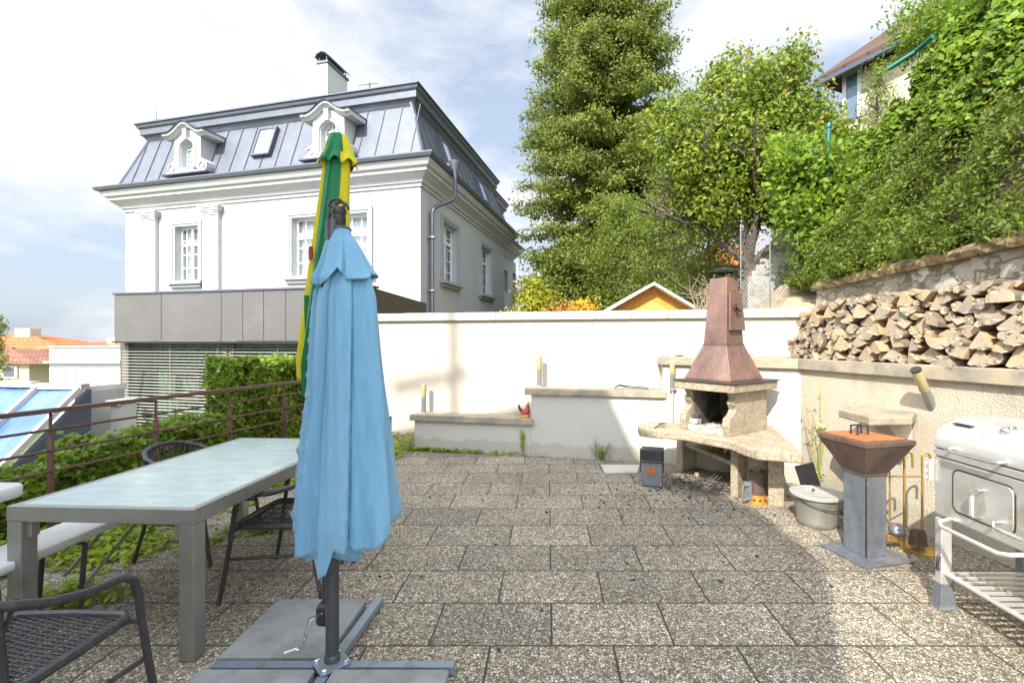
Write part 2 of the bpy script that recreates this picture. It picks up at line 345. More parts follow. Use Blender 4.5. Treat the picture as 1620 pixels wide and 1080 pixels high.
m_pave = paving_mat()
m_agg = aggregate_mat('exposed_aggregate')
m_wall = render_wall_mat('cream_render', (.49, .435, .36), (.72, .66, .54), 9, .15, .35)
m_rough = render_wall_mat('rough_render', (.52, .50, .45), (.50, .46, .38), 80, 1.0, .55)
m_rough2 = render_wall_mat('rough_render_stained', (.50, .44, .34), (.27, .23, .165), 80, 1.0, .9)
m_cope = M('weathered_concrete_coping', (.36, .30, .21), .9, 0, .2, 5, (.20, .185, .16), 3, .42, .62, 60, .5, .006)
m_copew = M('pale_concrete_coping', (.46, .44, .38), .9, 0, .1, 4, (.33, .30, .25), 3, .5, .75, 60, .3, .004)
m_rub = rubble_mat()
m_moss = M('mossy_stone_coping', (.34, .24, .12), .95, 0, .4, 14, (.12, .10, .05), 9, .45, .6, 30, 1, .03)
m_conc = M('grey_concrete', (.25, .26, .255), .9, 0, .16, 3, (.11, .12, .10), 2.6, .45, .7, 90, .5, .004)
m_vwall = M('villa_white_render', (.45, .455, .465), .9, 0, .04, 1.2, (.37, .38, .39), 1.2, .5, .85, 60, .1, .004, damt=.6, sc3=(1.5, 1.5, .35))
m_vgrey = M('villa_grey_trim', (.36, .37, .39), .85, 0, .06, 2, (.27, .28, .30), 2, .5, .8)
m_vtrim = M('villa_pale_trim', (.47, .475, .48), .85, 0, .05, 2, (.34, .34, .35), 2, .55, .85)
m_zinc = M('blue_grey_zinc', (.12, .133, .162), .5, .4, .08, 2.2, (.15, .163, .19), 3, .45, .75, rvar=.12)
m_zincd = M('dark_zinc_edge', (.10, .115, .15), .5, .5, .15, 4)
m_box = M('grey_metal_cladding', (.125, .118, .115), .55, .25, .08, 1.2, (.155, .15, .15), 1.4, .5, .8)
m_boxd = M('dark_brown_cladding', (.11, .095, .075), .6, .2, .1, 2)
m_black = M('black_metal', (.03, .03, .033), .45, .3, .2, 10, (.07, .065, .06), 8, .5, .8)
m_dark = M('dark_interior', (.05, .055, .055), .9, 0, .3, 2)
m_frame = M('white_window_frame', (.78, .78, .76), .5, 0, .05, 4)
m_glass = glassmat('window_glass', (.22, .27, .31), .06, .38)
m_curt = M('pale_curtain', (.62, .66, .64), .95, 0, .2, 6, sc3=(6, 6, .3))
m_green = M('green_tinted_curtain', (.13, .21, .15), .9, 0, .3, 6, sc3=(5, 5, .2))
m_slat = M('white_blind_slat', (.40, .40, .37), .5, .1, .06, 6)
m_rail = rust_mat('brown_painted_railing', (.16, .085, .06), (.22, .11, .06), (.10, .055, .045), 5, hi=.66, metal=.2, rough=.5, streak=(1, 1, 1))
m_alu = M('brushed_grey_aluminium', (.32, .315, .30), .42, .7, .12, 6, (.20, .19, .17), 7, .55, .8, rvar=.1)
m_ttop = glasstop_mat()
m_wick = M('black_wicker', (.035, .034, .036), .42, 0, .25, 60, (.09, .085, .085), 30, .5, .8)
m_ctube = M('dark_chair_tube', (.055, .05, .052), .38, .3, .25, 20, (.12, .10, .09), 14, .55, .8)
m_plast = M('white_plastic', (.62, .63, .60), .4, 0, .05, 6, (.50, .50, .44), 6, .6, .85)
m_blue = fabric('pale_blue_canvas', (.21, .46, .66))
m_gren = fabric('green_canvas', (.005, .20, .07))
m_yell = fabric('yellow_canvas', (.75, .66, .01))
m_redm = M('dark_red_print', (.25, .02, .02), .8)
m_pole = M('charcoal_pole', (.075, .08, .09), .4, .5, .15, 12, (.13, .13, .13), 12, .5, .8)
m_base = M('blue_grey_steel', (.26, .32, .37), .42, .6, .12, 6, (.18, .19, .19), 9, .55, .75)
m_chrome = M('chrome', (.75, .74, .72), .2, 1, .1, 8)
m_steel = M('stainless_steel', (.66, .655, .64), .40, .7, .05, 3, (.58, .54, .45), 4, .60, .9, rvar=.12)
m_steelb = M('stained_stainless_steel', (.62, .62, .59), .40, .7, .06, 3, (.44, .34, .15), 3.2, .52, .75, rvar=.12)
m_rust = rust_mat('rusty_hood_steel', (.26, .17, .145), (.40, .14, .04), (.13, .075, .06), 3.6, hi=.60)
m_rusts = rust_mat('rusty_grill_steel', (.15, .105, .085), (.32, .12, .04), (.06, .05, .048), 5, hi=.60)
m_lidr = rust_mat('orange_rust_plate', (.34, .12, .04), (.48, .17, .04), (.13, .07, .05), 6, hi=.5, metal=.15, rough=.7)
m_galv = rust_mat('grey_sheet_steel', (.24, .26, .29), (.26, .17, .10), (.15, .165, .19), 5, hi=.70, metal=.6, rough=.42)
m_bucket = M('galvanised_bucket_zinc', (.25, .245, .215), .5, .5, .15, 6, (.33, .31, .26), 6, .5, .75)
m_brass = M('brass_fire_tools', (.52, .34, .10), .35, .8, .2, 12)
m_soot = M('sooty_firebrick', (.10, .09, .075), .95, 0, .4, 8, (.02, .02, .02), 5, .4, .6, 30, .7, .01)
m_ash = M('grey_ash', (.46, .43, .38), .98, 0, .3, 20, (.15, .14, .13), 16, .5, .65, 60, .8, .01)
m_orange = rust_mat('orange_painted_steel', (.62, .22, .02), (.70, .25, .02), (.35, .10, .02), 8, hi=.6, metal=0, rough=.6)
m_end = wood_end_mat()
m_split = wood_mat('split_wood_face', (.32, .22, .12), (.56, .42, .25), (25, 2, 25))
m_bark = wood_mat('log_bark', (.09, .07, .055), (.27, .22, .17), (22, 5, 22), 1)
m_osb = M('orange_particle_board', (.62, .30, .05), .75, 0, .25, 30, (.40, .17, .03), 18, .45, .7)
m_white = M('white_paint', (.58, .58, .56), .7, 0, .06, 3)
m_whouse = M('white_house_render', (.60, .61, .62), .9, 0, .03, 1)
m_cream = M('cream_house_render', (.50, .42, .26), .9, 0, .08, 1)
m_yhouse = M('pale_yellow_render', (.58, .53, .38), .9, 0, .05, 1)
m_tileo = tile_mat('orange_roof_tiles', (.40, .12, .035), (.50, .165, .05))
m_tileb = tile_mat('brown_roof_tiles', (.085, .05, .04), (.12, .07, .052))
m_tilec = tile_mat('dark_red_roof_tiles', (.22, .10, .06), (.30, .13, .08))
m_bglass = M('blue_sunshade_glass', (.045, .11, .30), .3, 0, .2, 2, (.14, .25, .48), 1.2, .4, .7, spec=.9)
m_slate = M('slate_blue_wall', (.085, .10, .14), .8, 0, .12, 2)
m_gwall = M('grey_panel_wall', (.40, .40, .41), .8, 0, .1, 2)
m_soil = M('brown_soil', (.13, .10, .065), .95, 0, .4, 5, (.22, .18, .11), 7, .45, .65, 20, 1, .05)
m_grass = M('distant_green_ground', (.07, .11, .03), .95, 0, .3, .2, (.12, .13, .06), .4, .4, .6)
m_hill = M('distant_hill', (.10, .15, .20), 1, 0, .2, .02)
m_bankst = M('tan_block_paving', (.40, .32, .21), .9, 0, .2, 6, (.26, .20, .13), 8, .45, .65, 30, .7, .02)
m_gstone = M('grey_stone_steps', (.40, .39, .36), .9, 0, .2, 6, (.22, .21, .19), 6, .45, .65, 30, .8, .02)
m_teal = M('teal_painted_post', (.015, .13, .11), .5, .2, .15, 6)
m_wire = M('fence_wire', (.22, .23, .22), .5, .6, .1, 6)
m_trunk = wood_mat('tree_bark', (.05, .04, .03), (.14, .11, .085), (8, 8, 1.2), 1, False)
m_ivy = leafmat('hedge_leaves', (.045, .10, .012), (.12, .21, .022), (.30, .34, .05))
m_bankleaf = leafmat('bank_vine_leaves', (.038, .095, .012), (.105, .19, .018), (.26, .27, .035))
m_bankleaf2 = leafmat('bank_cotoneaster_leaves', (.038, .078, .014), (.088, .145, .022), (.16, .12, .04))
m_con = leafmat('spruce_needles', (.034, .074, .016), (.105, .150, .028), (.19, .16, .05))
m_yew = leafmat('yew_needles', (.035, .075, .014), (.10, .155, .025), (.15, .13, .04))
m_dec = leafmat('broad_leaves', (.04, .09, .012), (.115, .18, .02), (.34, .21, .05), c2amt=.14)
m_ylw = leafmat('yellow_green_leaves', (.10, .15, .015), (.20, .23, .025))
m_gold = leafmat('golden_leaves', (.24, .18, .02), (.36, .26, .035))
m_redl = leafmat('reddish_leaves', (.20, .08, .04), (.30, .16, .07))
m_gcov = leafmat('ground_cover_leaves', (.06, .13, .012), (.17, .26, .025), (.30, .30, .05))
m_weed = leafmat('weed_leaves', (.10, .17, .03), (.20, .27, .05))

# ---------------------------------------------------------------- leaves
def leafmesh(name, pts, size, mat, parent=None, org=None, nb=None, nbw=1.0, aspect=.55, tb=None, tbw=1.0):
    pts = np.asarray(pts, float); n = len(pts); size = np.broadcast_to(np.asarray(size, float), (n,))*rng.uniform(.7, 1.3, n)
    nr = rng.normal(size=(n, 3)); nr /= np.linalg.norm(nr, axis=1)[:, None]
    if nb is not None: nr = nr+np.asarray(nb)*nbw; nr /= np.linalg.norm(nr, axis=1)[:, None]
    t = rng.normal(size=(n, 3))
    if tb is not None: t = t/np.linalg.norm(t, axis=1)[:, None]+np.asarray(tb)*tbw
    t -= nr*np.sum(t*nr, 1)[:, None]; t /= np.linalg.norm(t, axis=1)[:, None]; s = np.cross(nr, t)
    l = (size/2)[:, None]; wd = l*aspect
    o0 = origin_of(parent) if parent is not None else (Vector(org) if org is not None else V(0, 0, 0))
    c = pts-np.array(o0)
    v = np.stack([c-t*l, c+s*wd+t*l*.1-nr*l*.12, c+t*l, c-s*wd+t*l*.1-nr*l*.12], 1).reshape(-1, 3)
    me = bpy.data.meshes.new(name); me.vertices.add(4*n); me.vertices.foreach_set('co', v.ravel().astype(np.float32))
    me.loops.add(4*n); me.loops.foreach_set('vertex_index', np.arange(4*n, dtype=np.int32))
    me.polygons.add(n); me.polygons.foreach_set('loop_start', np.arange(0, 4*n, 4, dtype=np.int32)); 
    me.update(calc_edges=True); me.validate(); me.materials.append(mat)
    o = bpy.data.objects.new(name, me); COL.objects.link(o)
    if parent is not None: o.parent = parent
    else: o.location = o0
    return o
def blob(n, c, r, shell=.5):
    d = rng.normal(size=(n, 3)); d /= np.linalg.norm(d, axis=1)[:, None]
    rad = rng.uniform(shell, 1, n)**.6
    return np.asarray(c)+d*rad[:, None]*np.asarray(r)
def line(a, b, t): return Vector(a)+(Vector(b)-Vector(a))*t

# ---------------------------------------------------------------- ground, terrace
struct(MB().quad((-900, -400, -4.3), (900, -400, -4.3), (900, 1500, -4.3), (-900, 1500, -4.3)).build('ground', m_grass))
# terrace: rail line on the left, plinth behind
def railx(Y): return -3.70+.22*(Y-3.25)
t = MB(); poly = [(railx(-4)-.06, -4), (6, -4), (6, 9), (railx(9)-.06, 9)]
t.prism(poly, -4.2, 0); struct(t.build('terrace', m_pave))

def leftx(px, Y): return (px-CX)/F*Y
# distant hills
h = MB(); prof = []
for i in range(60):
    x = -700+i*24; z = 1.5+17*(.55+.35*math.sin(i*.21+1)+.15*math.sin(i*.7)); prof.append((x, z))
h.extr([V(x, 1250, z) for x, z in prof]+[V(prof[-1][0], 1250, -4.3), V(prof[0][0], 1250, -4.3)], (0, 300, 0))
struct(h.build('hills', m_hill))

# ---------------------------------------------------------------- villa
class Fr:
    def __init__(s, o, d, side=1):
        s.o = Vector((o[0], o[1], 0)); s.d = Vector((d[0], d[1], 0)).normalized(); s.n = V(-s.d.y, s.d.x, 0)*side
    def pt(s, u, z, n=0): p = s.o+s.d*u+s.n*n; return V(p.x, p.y, z)
    def u(s, px, n=0):
        k = (px-CX)/F; o = s.o+s.n*n
        return (k*o.y-o.x)/(s.d.x-k*s.d.y)
    def z(s, px, py, n=0): p = s.pt(s.u(px, n), 0, n); return H-(py-CY)/F*p.y
    def box(s, mb, u0, u1, z0, z1, n0, n1):
        c = s.pt((u0+u1)/2, (z0+z1)/2, (n0+n1)/2); mb.box(c, (abs(u1-u0), abs(n1-n0), z1-z0), ax=(s.d, s.n, V(0, 0, 1))); return mb
def wall_holes(mb, fr, u0, u1, z0, z1, holes, depth=.28, n=0):
    us = sorted({u0, u1, *[h[0] for h in holes], *[h[1] for h in holes]}); zs = sorted({z0, z1, *[h[2] for h in holes], *[h[3] for h in holes]})
    for i in range(len(us)-1):
        for j in range(len(zs)-1):
            a, b, c, d = us[i], us[i+1], zs[j], zs[j+1]
            if any(h[0] < (a+b)/2 < h[1] and h[2] < (c+d)/2 < h[3] for h in holes): continue
            mb.quad(fr.pt(a, c, n), fr.pt(b, c, n), fr.pt(b, d, n), fr.pt(a, d, n))
    for h in holes:
        a, b, c, d = h
        for p, q in (((a, c), (b, c)), ((b, c), (b, d)), ((b, d), (a, d)), ((a, d), (a, c))):
            mb.quad(fr.pt(*p, n), fr.pt(*q, n), fr.pt(*q, n-depth), fr.pt(*p, n-depth))
def window(root, fr, u0, u1, z0, z1, cols, rows, n=0, sur=.14, surmat=None, sill=True, depth=.16, transom=None, name='window', curtain=True):
    u0, u1 = min(u0, u1), max(u0, u1)
    m = MB(); fw = .07
    for a, b, c, d in ((u0, u0+fw, z0, z1), (u1-fw, u1, z0, z1), (u0+fw, u1-fw, z0, z0+fw), (u0+fw, u1-fw, z1-fw, z1)): fr.box(m, a, b, c, d, n-depth-.06, n-depth)
    for k in range(1, cols):
        u = u0+(u1-u0)*k/cols; big = (cols % 2 == 0 and k == cols//2); wd = .05 if big else .018
        fr.box(m, u-wd, u+wd, z0+fw, z1-fw, n-depth-.055, n-depth-.005 if big else n-depth-.015)
    if transom: fr.box(m, u0+fw, u1-fw, transom-.05, transom+.05, n-depth-.05, n-depth+.01)
    for k in range(1, rows):
        z = z0+(z1-z0)*k/rows
        if transom and abs(z-transom) < .12: continue
        fr.box(m, u0+fw, u1-fw, z-.016, z+.016, n-depth-.052, n-depth-.012)
    w_ = m.build(name, m_frame, root)
    p = MB(); p.quad(fr.pt(u0+.01, z0+.01, n-depth-.035), fr.pt(u1-.01, z0+.01, n-depth-.035), fr.pt(u1-.01, z1-.01, n-depth-.035), fr.pt(u0+.01, z1-.01, n-depth-.035)); p.build('pane', m_glass, w_)
    if curtain:
        c = MB(); K = 40
        for a, b in ((u0, u0+(u1-u0)*.36), (u0+(u1-u0)*.60, u1)):
            r0 = []; r1 = []
            for i in range(K+1):
                u = a+(b-a)*i/K; dn = n-depth-.16+.03*math.sin(i*1.1)
                r0.append(fr.pt(u, z0, dn)); r1.append(fr.pt(u, z1, dn))
            c.loft([r0, r1], cap=False, closed=False)
        c.build('curtain', m_curt, w_)
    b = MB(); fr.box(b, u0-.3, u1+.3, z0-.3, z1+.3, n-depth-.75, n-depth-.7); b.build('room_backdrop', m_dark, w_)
    if surmat:
        s = MB(); e = sur
        for k, (o, nn) in enumerate(((0, .05), (e*.55, .035))):
            pass
        fr.box(s, u0-e, u0-.002, z0, z1+e, n, n+.05); fr.box(s, u1+.002, u1+e, z0, z1+e, n, n+.05); fr.box(s, u0-.002, u1+.002, z1+.002, z1+e, n, n+.05)
        fr.box(s, u0-e-.04, u0-e*.55, z0, z1+e+.04, n, n+.075); fr.box(s, u1+e*.55, u1+e+.04, z0, z1+e+.04, n, n+.075); fr.box(s, u0-e*.55, u1+e*.55, z1+e*.55, z1+e+.04, n, n+.075)
        s.build('window_surround', surmat, root)
    if sill:
        s = MB(); fr.box(s, u0-sur-.12, u1+sur+.12, z0-.10, z0-.003, n-.02, n+.20); fr.box(s, u0-sur-.04, u1+sur+.04, z0-.2, z0-.10, n, n+.11); s.build('sill', m_vgrey if surmat is None else surmat, root)
    return w_

A = (-3.70, 14.0); d1 = (-3.85, 1.0); d2 = (.1674, .986)
F1 = Fr(A, d1, 1); 
if F1.n.y > 0: F1.n = -F1.n
F2 = Fr(A, d2, 1)
if F2.n.x < 0: F2.n = -F2.n
LW = 11.5; LS = 9.5
villa = thing('villa', (-3.7, 14, -4.2), 'large white villa with blue grey metal mansard roof and arched dormers', 'house')
def foot(L2=LS, ins=0.0, t0=0.0):
    a = F2.pt(t0, 0, -ins); b = a+F1.d*(LW-ins if ins == 0 else LW-1); c = b+F2.d*(L2); d = a+F2.d*L2
    return [a, b, c, d]
def offs(poly, a):
    cx = sum((p for p in poly), V(0, 0, 0))/len(poly); out = []
    n = len(poly)
    for i in range(n):
        p0, p1, p2 = poly[i-1], poly[i], poly[(i+1) % n]
        e1 = (p1-p0).normalized(); e2 = (p2-p1).normalized(); n1 = V(-e1.y, e1.x, 0); n2 = V(-e2.y, e2.x, 0)
        if (p1-cx).dot(n1) < 0: n1 = -n1
        if (p1-cx).dot(n2) < 0: n2 = -n2
        k = a/(1+n1.dot(n2)); out.append(p1+(n1+n2)*k)
    return out
def rings(poly, prof): return [[V(p.x, p.y, z) for p in offs(poly, a)] for a, z in prof]
corn = [(.004, 5.98), (.05, 5.98), (.05, 6.07), (.11, 6.09), (.13, 6.17), (.30, 6.30), (.36, 6.32), (.36, 6.42), (.44, 6.44), (.50, 6.54), (.52, 6.60), (.50, 6.605)]
gut = [(.45, 6.606), (.60, 6.62), (.645, 6.70), (.645, 6.735), (.61, 6.735), (.58, 6.68), (.22, 6.75), (.20, 6.83), (.16, 6.84)]
mans = [(.15, 6.845), (-.15, 7.70), (-.46, 8.62), (-.50, 8.70)]
ucorn = [(-.52, 8.60), (-.44, 8.60), (-.36, 8.74), (-.28, 8.78), (-.28, 8.97), (-.22, 9.02), (-.19, 9.10), (-.22, 9.10)]
utop = [(-.24, 9.105), (-.15, 9.12), (-.15, 9.16), (-.25, 9.17), (-3.6, 9.95)]
fp = foot(); fp2 = foot(4.0, .55, LS)
for k, f in enumerate((fp, fp2)):
    MB().loft(rings(f, corn)).build('cornice', m_vtrim, villa)
    MB().loft(rings(f, gut)).build('gutter', m_zinc, villa)
    MB().loft(rings(f, mans)).build('mansard_roof', m_zinc, villa)
    MB().loft(rings(f, ucorn)).build('roof_cornice', m_zinc, villa)
    MB().loft(rings(f, utop)).build('upper_roof', m_zincd, villa)
# walls
W1 = (F1.u(279), F1.u(315), F1.z(297, 445), F1.z(297, 358))
W2 = (F1.u(463), F1.u(582), F1.z(470, 438), F1.z(470, 345))
h1 = (min(W1[:2]), max(W1[:2]), W1[2], W1[3]); h2 = (min(W2[:2]), max(W2[:2]), W2[2], W2[3])
wl = MB(); wall_holes(wl, F1, 0, LW, -4.2, 6.0, [h1, h2])
S1 = (F2.u(700), F2.u(722), F2.z(711, 447), F2.z(711, 357)); S2 = (F2.u(760), F2.u(776), F2.z(768, 467), F2.z(768, 393))
wall_holes(wl, F2, 0, LS, -4.2, 6.0, [S1, S2])
wl.build('wall', m_vwall, villa)
F3 = Fr(F2.pt(LS, 0, -.55), d2); F3.n = F2.n
wl = MB(); S3 = (F3.u(797.5), F3.u(803), F3.z(800, 462), F3.z(800, 428)); S4 = (F3.u(811), F3.u(816), F3.z(813, 467), F3.z(813, 432))
wall_holes(wl, F3, 0, 4.0, -4.2, 6.0, [S3, S4]); b0 = F3.pt(4, 0); 
wl.quad(F3.pt(4, -4.2), F3.pt(4, -4.2)+F1.d*10, F3.pt(4, 6)+F1.d*10, F3.pt(4, 6))
wl.quad(F3.pt(0, -4.2), F2.pt(LS, -4.2), F2.pt(LS, 6), F3.pt(0, 6))
wl.quad(F1.pt(LW, -4.2), F1.pt(LW, -4.2)+F2.d*13, F1.pt(LW, 6)+F2.d*13, F1.pt(LW, 6))
wl.build('rear_wing_wall', m_vwall, villa)
window(villa, F1, *h1, 4, 4, surmat=m_vgrey, transom=h1[2]+(h1[3]-h1[2])*.68)
window(villa, F1, *h2, 8, 4, surmat=m_vgrey, transom=h2[2]+(h2[3]-h2[2])*.68)
window(villa, F2, *S1, 2, 5, surmat=m_vgrey, transom=S1[2]+(S1[3]-S1[2])*.7)
window(villa, F2, *S2, 2, 5, surmat=m_vgrey, transom=S2[2]+(S2[3]-S2[2])*.7)
window(villa, F3, *S3, 1, 2, sill=False, surmat=None, curtain=False); window(villa, F3, *S4, 1, 2, sill=False, surmat=None, curtain=False)
# pilasters
for pa, pb in ((229, 251), (325.5, 350)):
    u0, u1 = sorted((F1.u(pa), F1.u(pb))); m = MB(); F1.box(m, u0, u1, -4.1, 5.62, .002, .12); 
    for k, (z0, z1, e) in enumerate(((5.62, 5.67, .03), (5.70, 5.76, .05), (5.76, 5.84, .08), (5.84, 5.9, .11))): F1.box(m, u0-e, u1+e, z0, z1, .002, .12+e)
    F1.box(m, u0, u1, 5.67, 5.70, .002, .12)
    m.build('pilaster', m_vtrim, villa)
# seams
def slope_pt(fr, u, k):     # on mansard: k 0..1
    (a0, z0), (a1, z1), (a2, z2) = mans[0], mans[1], mans[2]
    if k < .48: q = k/.48; return fr.pt(u, z0+(z1-z0)*q, a0+(a1-a0)*q)
    q = (k-.48)/.52; return fr.pt(u, z1+(z2-z1)*q, a1+(a2-a1)*q)
dorm_px = (296.5, 519.5)
def clear(u, k):
    return False
sm = MB()
u = .25
while u < LW:
    for a, b in ((0, .48), (.48, 1)): sm.bar(slope_pt(F1, u, a+.001), slope_pt(F1, u, b), .022, .05, up=F1.n)
    u += .60
sm.build('roof_seams', m_zincd, villa)
sm = MB(); u = .3
while u < LS:
    for a, b in ((0, .48), (.48, 1)): sm.bar(slope_pt(F2, u, a+.001), slope_pt(F2, u, b), .022, .05, up=F2.n)
    u += .60
sm.build('side_roof_seams', m_zincd, villa)
hp = MB(); r_ = rings(fp, mans)
for c in (0, 1): hp.tube([r_[i][c] for i in range(3)], .045, 6)
hp.build('roof_hip', m_zincd, villa)
# skylights
def skylight(fr, u0, u1, k0, k1):
    a, b, c, d = slope_pt(fr, u0, k0), slope_pt(fr, u1, k0), slope_pt(fr, u1, k1), slope_pt(fr, u0, k1)
    ex = (b-a).normalized(); ey = (d-a).normalized(); n = ex.cross(ey).normalized()
    if n.dot(fr.n) < 0: n = -n
    wd = (b-a).length; ht = (d-a).length; cc = (a+c)/2+n*.07; ax = (ex, ey, n); m = MB(); t_ = .07
    for sx in (-1, 1): m.box(cc+ex*(sx*(wd-t_)/2), (t_, ht, .14), ax=ax)
    for sy in (-1, 1): m.box(cc+ey*(sy*(ht-t_)/2), (wd-2*t_, t_, .14), ax=ax)
    s = m.build('skylight', m_zincd, villa)
    MB().box(cc+n*.02, (wd-2*t_, ht-2*t_, .02), ax=ax).build('pane', M('skylight_glass', (.45, .50, .58), .15, 0, .1, 1, spec=.9), s)
ua, ub = sorted((F1.u(399), F1.u(428))); skylight(F1, ua, ub, .30, .88)
for pa, pb, k0, k1 in ((705, 718, .22, .8), (761, 770, .2, .75)):
    skylight(F2, F2.u(pa), F2.u(pb), k0, k1)
skylight(Fr(F2.pt(LS, 0, -.55), d2, 1) if False else F3, 1.0, 1.8, .25, .75)
# dormers
def arch(cu, hw, zb, zs, n=10, fr=None, nn=0, rz=None):
    rz = rz or hw
    pts = [(cu-hw, zb), (cu-hw, (zb+zs)/2), (cu-hw, zs)]+[(cu-hw*math.cos(math.pi*i/n), zs+rz*math.sin(math.pi*i/n)) for i in range(1, n)]+[(cu+hw, zs), (cu+hw, (zb+zs)/2), (cu+hw, zb)]
    return [fr.pt(a, b, nn) for a, b in pts], pts
class FrS(Fr):
    """the facade frame with heights squeezed about zb, for the low dormers"""
    def __init__(s, zb, k): s.o, s.d, s.n, s.zb, s.k = F1.o, F1.d, F1.n, zb, k
    def pt(s, u, z, n=0): p = s.o+s.d*u+s.n*n; return V(p.x, p.y, s.zb+(z-s.zb)*s.k)
    def box(s, mb, u0, u1, z0, z1, n0, n1):
        c = s.pt((u0+u1)/2, (z0+z1)/2, (n0+n1)/2); mb.box(c, (abs(u1-u0), abs(n1-n0), (z1-z0)*s.k), ax=(s.d, s.n, V(0, 0, 1))); return mb
for px in dorm_px:
    nf = .30; zb = 7.02; FD = FrS(zb, .80); uc = FD.u(px, nf); d = MB(); s = 1.13 if False else 1.0
    # outline (half, du, z)
    half = [(.72, 0), (.80, .12), (.80, .32), (.66, .46), (.56, .52), (.54, .9), (.54, 1.28), (.74, 1.34), (.78, 1.46), (.62, 1.56), (.36, 1.72)]
    zz = zb
    inner, ip = arch(uc, .27, zz+.16, zz+1.02, 10, FD, nf)
    out = [(-.72, 0), (-.80, .30), (-.55, 1.1)]
    outer = []
    oo = [(-.72, 0.0), (-.80, .16), (-.78, .36), (-.56, .55), (-.55, 1.22), (-.55, 1.45), (-.36, 1.62), (0-.12, 1.72)]
    # match counts by angle: sample outer by param
    def sample(pl, n):
        ls = [0]
        for a, b in zip(pl, pl[1:]): ls.append(ls[-1]+math.dist(a, b))
        res = []
        for i in range(n):
            t_ = ls[-1]*i/(n-1); j = max(k for k in range(len(ls)) if ls[k] <= t_+1e-9); j = min(j, len(pl)-2)
            q = (t_-ls[j])/(ls[j+1]-ls[j]); res.append((pl[j][0]+(pl[j+1][0]-pl[j][0])*q, pl[j][1]+(pl[j+1][1]-pl[j][1])*q))
        return res
    pl = oo+[(0, 1.76)]+[(-a, b) for a, b in oo[::-1]]
    osmp = sample(pl, 61); ismp = sample([(a-uc, b-zz) for a, b in ip], 61)
    ro = [FD.pt(uc+a, zz+b, nf) for a, b in osmp]; ri = [FD.pt(uc+a, zz+b, nf) for a, b in ismp]; rb = [FD.pt(uc+a, zz+b, nf-.30) for a, b in ismp]
    rback = [FD.pt(uc+a*.97, zz+b, nf-1.5) for a, b in osmp]
    d.loft([rback, ro, ri, rb], cap=False, closed=False); FD.box(d, uc-.80, uc+.80, zz-.06, zz+.03, -.2, nf+.08); FD.box(d, uc-.30, uc+.30, zz+.03, zz+.155, nf-.3, nf+.06)
    dm = d.build('dormer', m_vtrim, villa)
    # arched architrave
    tr = MB(); prev = None
    a1, _ = arch(uc, .33, zz+.16, zz+1.02, 14, FD, nf+.02); tr.tube(a1, .045, 6); tr.build('window_surround', m_vtrim, dm, smooth=True)
    # curved pediment moulding
    pd = []; 
    for i in range(41):
        x = -.86+1.72*i/40; z = 1.36+.44*math.exp(-(x/.40)**2)+(.03 if abs(x) > .7 else 0); pd.append((x, z))
    mm = MB(); prof = [(-.6, 0), (.06, 0), (.10, .06), (.18, .10), (.20, .17), (-.6, .17)]
    mm.loft([[FD.pt(uc+x, zz+z+pz, nf+pn) for pn, pz in prof] for x, z in pd]); mm.build('pediment', m_vtrim, dm)
    mr = MB(); prof = [(-1.7, .02), (.22, .0), (.24, .03), (-1.7, .06)]
    mr.loft([[FD.pt(uc+x*1.02, zz+z+.172+pz, nf+pn) for pn, pz in prof] for x, z in pd]); mr.build('dormer_roof', m_zincd, dm)
    for sx in (-1, 1):
        m = MB(); c = FD.pt(uc+sx*.64, zz+.22, nf+.02)
        pts = [c+FD.d*(r*math.cos(a))+V(0, 0, r*math.sin(a)) for r, a in [(.15-.012*k*.9, k*.55) for k in range(13)]]
        m.tube(pts, .025, 6); m.build('scroll', m_vtrim, dm)
    kx = MB(); FD.box(kx, uc-.08, uc+.08, zz+1.30, zz+1.72, nf, nf+.12); kx.build('keystone', m_vtrim, dm)
    sl_ = MB(); FD.box(sl_, uc-.95, uc+.95, zz-.12, zz-.06, -.1, nf+.16); sl_.build('sill', m_zincd, dm)
    wf = MB(); a2, p2 = arch(uc, .25, zz+.18, zz+1.02, 14, FD, nf-.2); wf.tube(a2+[a2[0]], .03, 6)
    wf.bar(FD.pt(uc, zz+.18, nf-.2), FD.pt(uc, zz+1.26, nf-.2), .04, .04)
    for k in range(1, 5): wf.bar(FD.pt(uc-.25, zz+.18+.21*k, nf-.2), FD.pt(uc+.25, zz+.18+.21*k, nf-.2), .025 if k < 4 else .05, .03)
    for a in (50, 130): wf.bar(FD.pt(uc, zz+1.02, nf-.2), FD.pt(uc+.25*math.cos(R(a)), zz+1.02+.25*math.sin(R(a)), nf-.2), .02, .03)
    wo = wf.build('window', m_frame, dm)
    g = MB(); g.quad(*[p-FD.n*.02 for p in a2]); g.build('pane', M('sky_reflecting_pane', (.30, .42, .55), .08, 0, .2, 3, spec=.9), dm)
# chimney
ch = MB(); o = F1.pt(F1.u(518, -2.3), 0, -2.3)
def chb(mb, a0, a1, b0, b1, z0, z1):   # a along d1, b along d2
    pts = [o+F1.d*a+F2.d*b for a, b in ((a0, b0), (a1, b0), (a1, b1), (a0, b1))]
    mb.loft([[V(p.x, p.y, z) for p in pts] for z in (z0, z1)])
chb(ch, 0, .40, 0, 1.25, 9.1, 11.6); c = ch.build('chimney', m_yhouse if False else M('chimney_render', (.55, .56, .52), .9, 0, .06, 2), villa)
k = MB(); chb(k, -.05, .45, -.05, 1.30, 11.6, 11.68); 
pr = [(-.08, 11.83), (.02, 11.95), (.2, 12.01), (.38, 11.95), (.48, 11.83)]
k.loft([[V((o+F1.d*a+F2.d*b).x, (o+F1.d*a+F2.d*b).y, z) for a, z in pr+[(q[0], q[1]-.03) for q in pr[::-1]]] for b in (-.1, 1.35)])
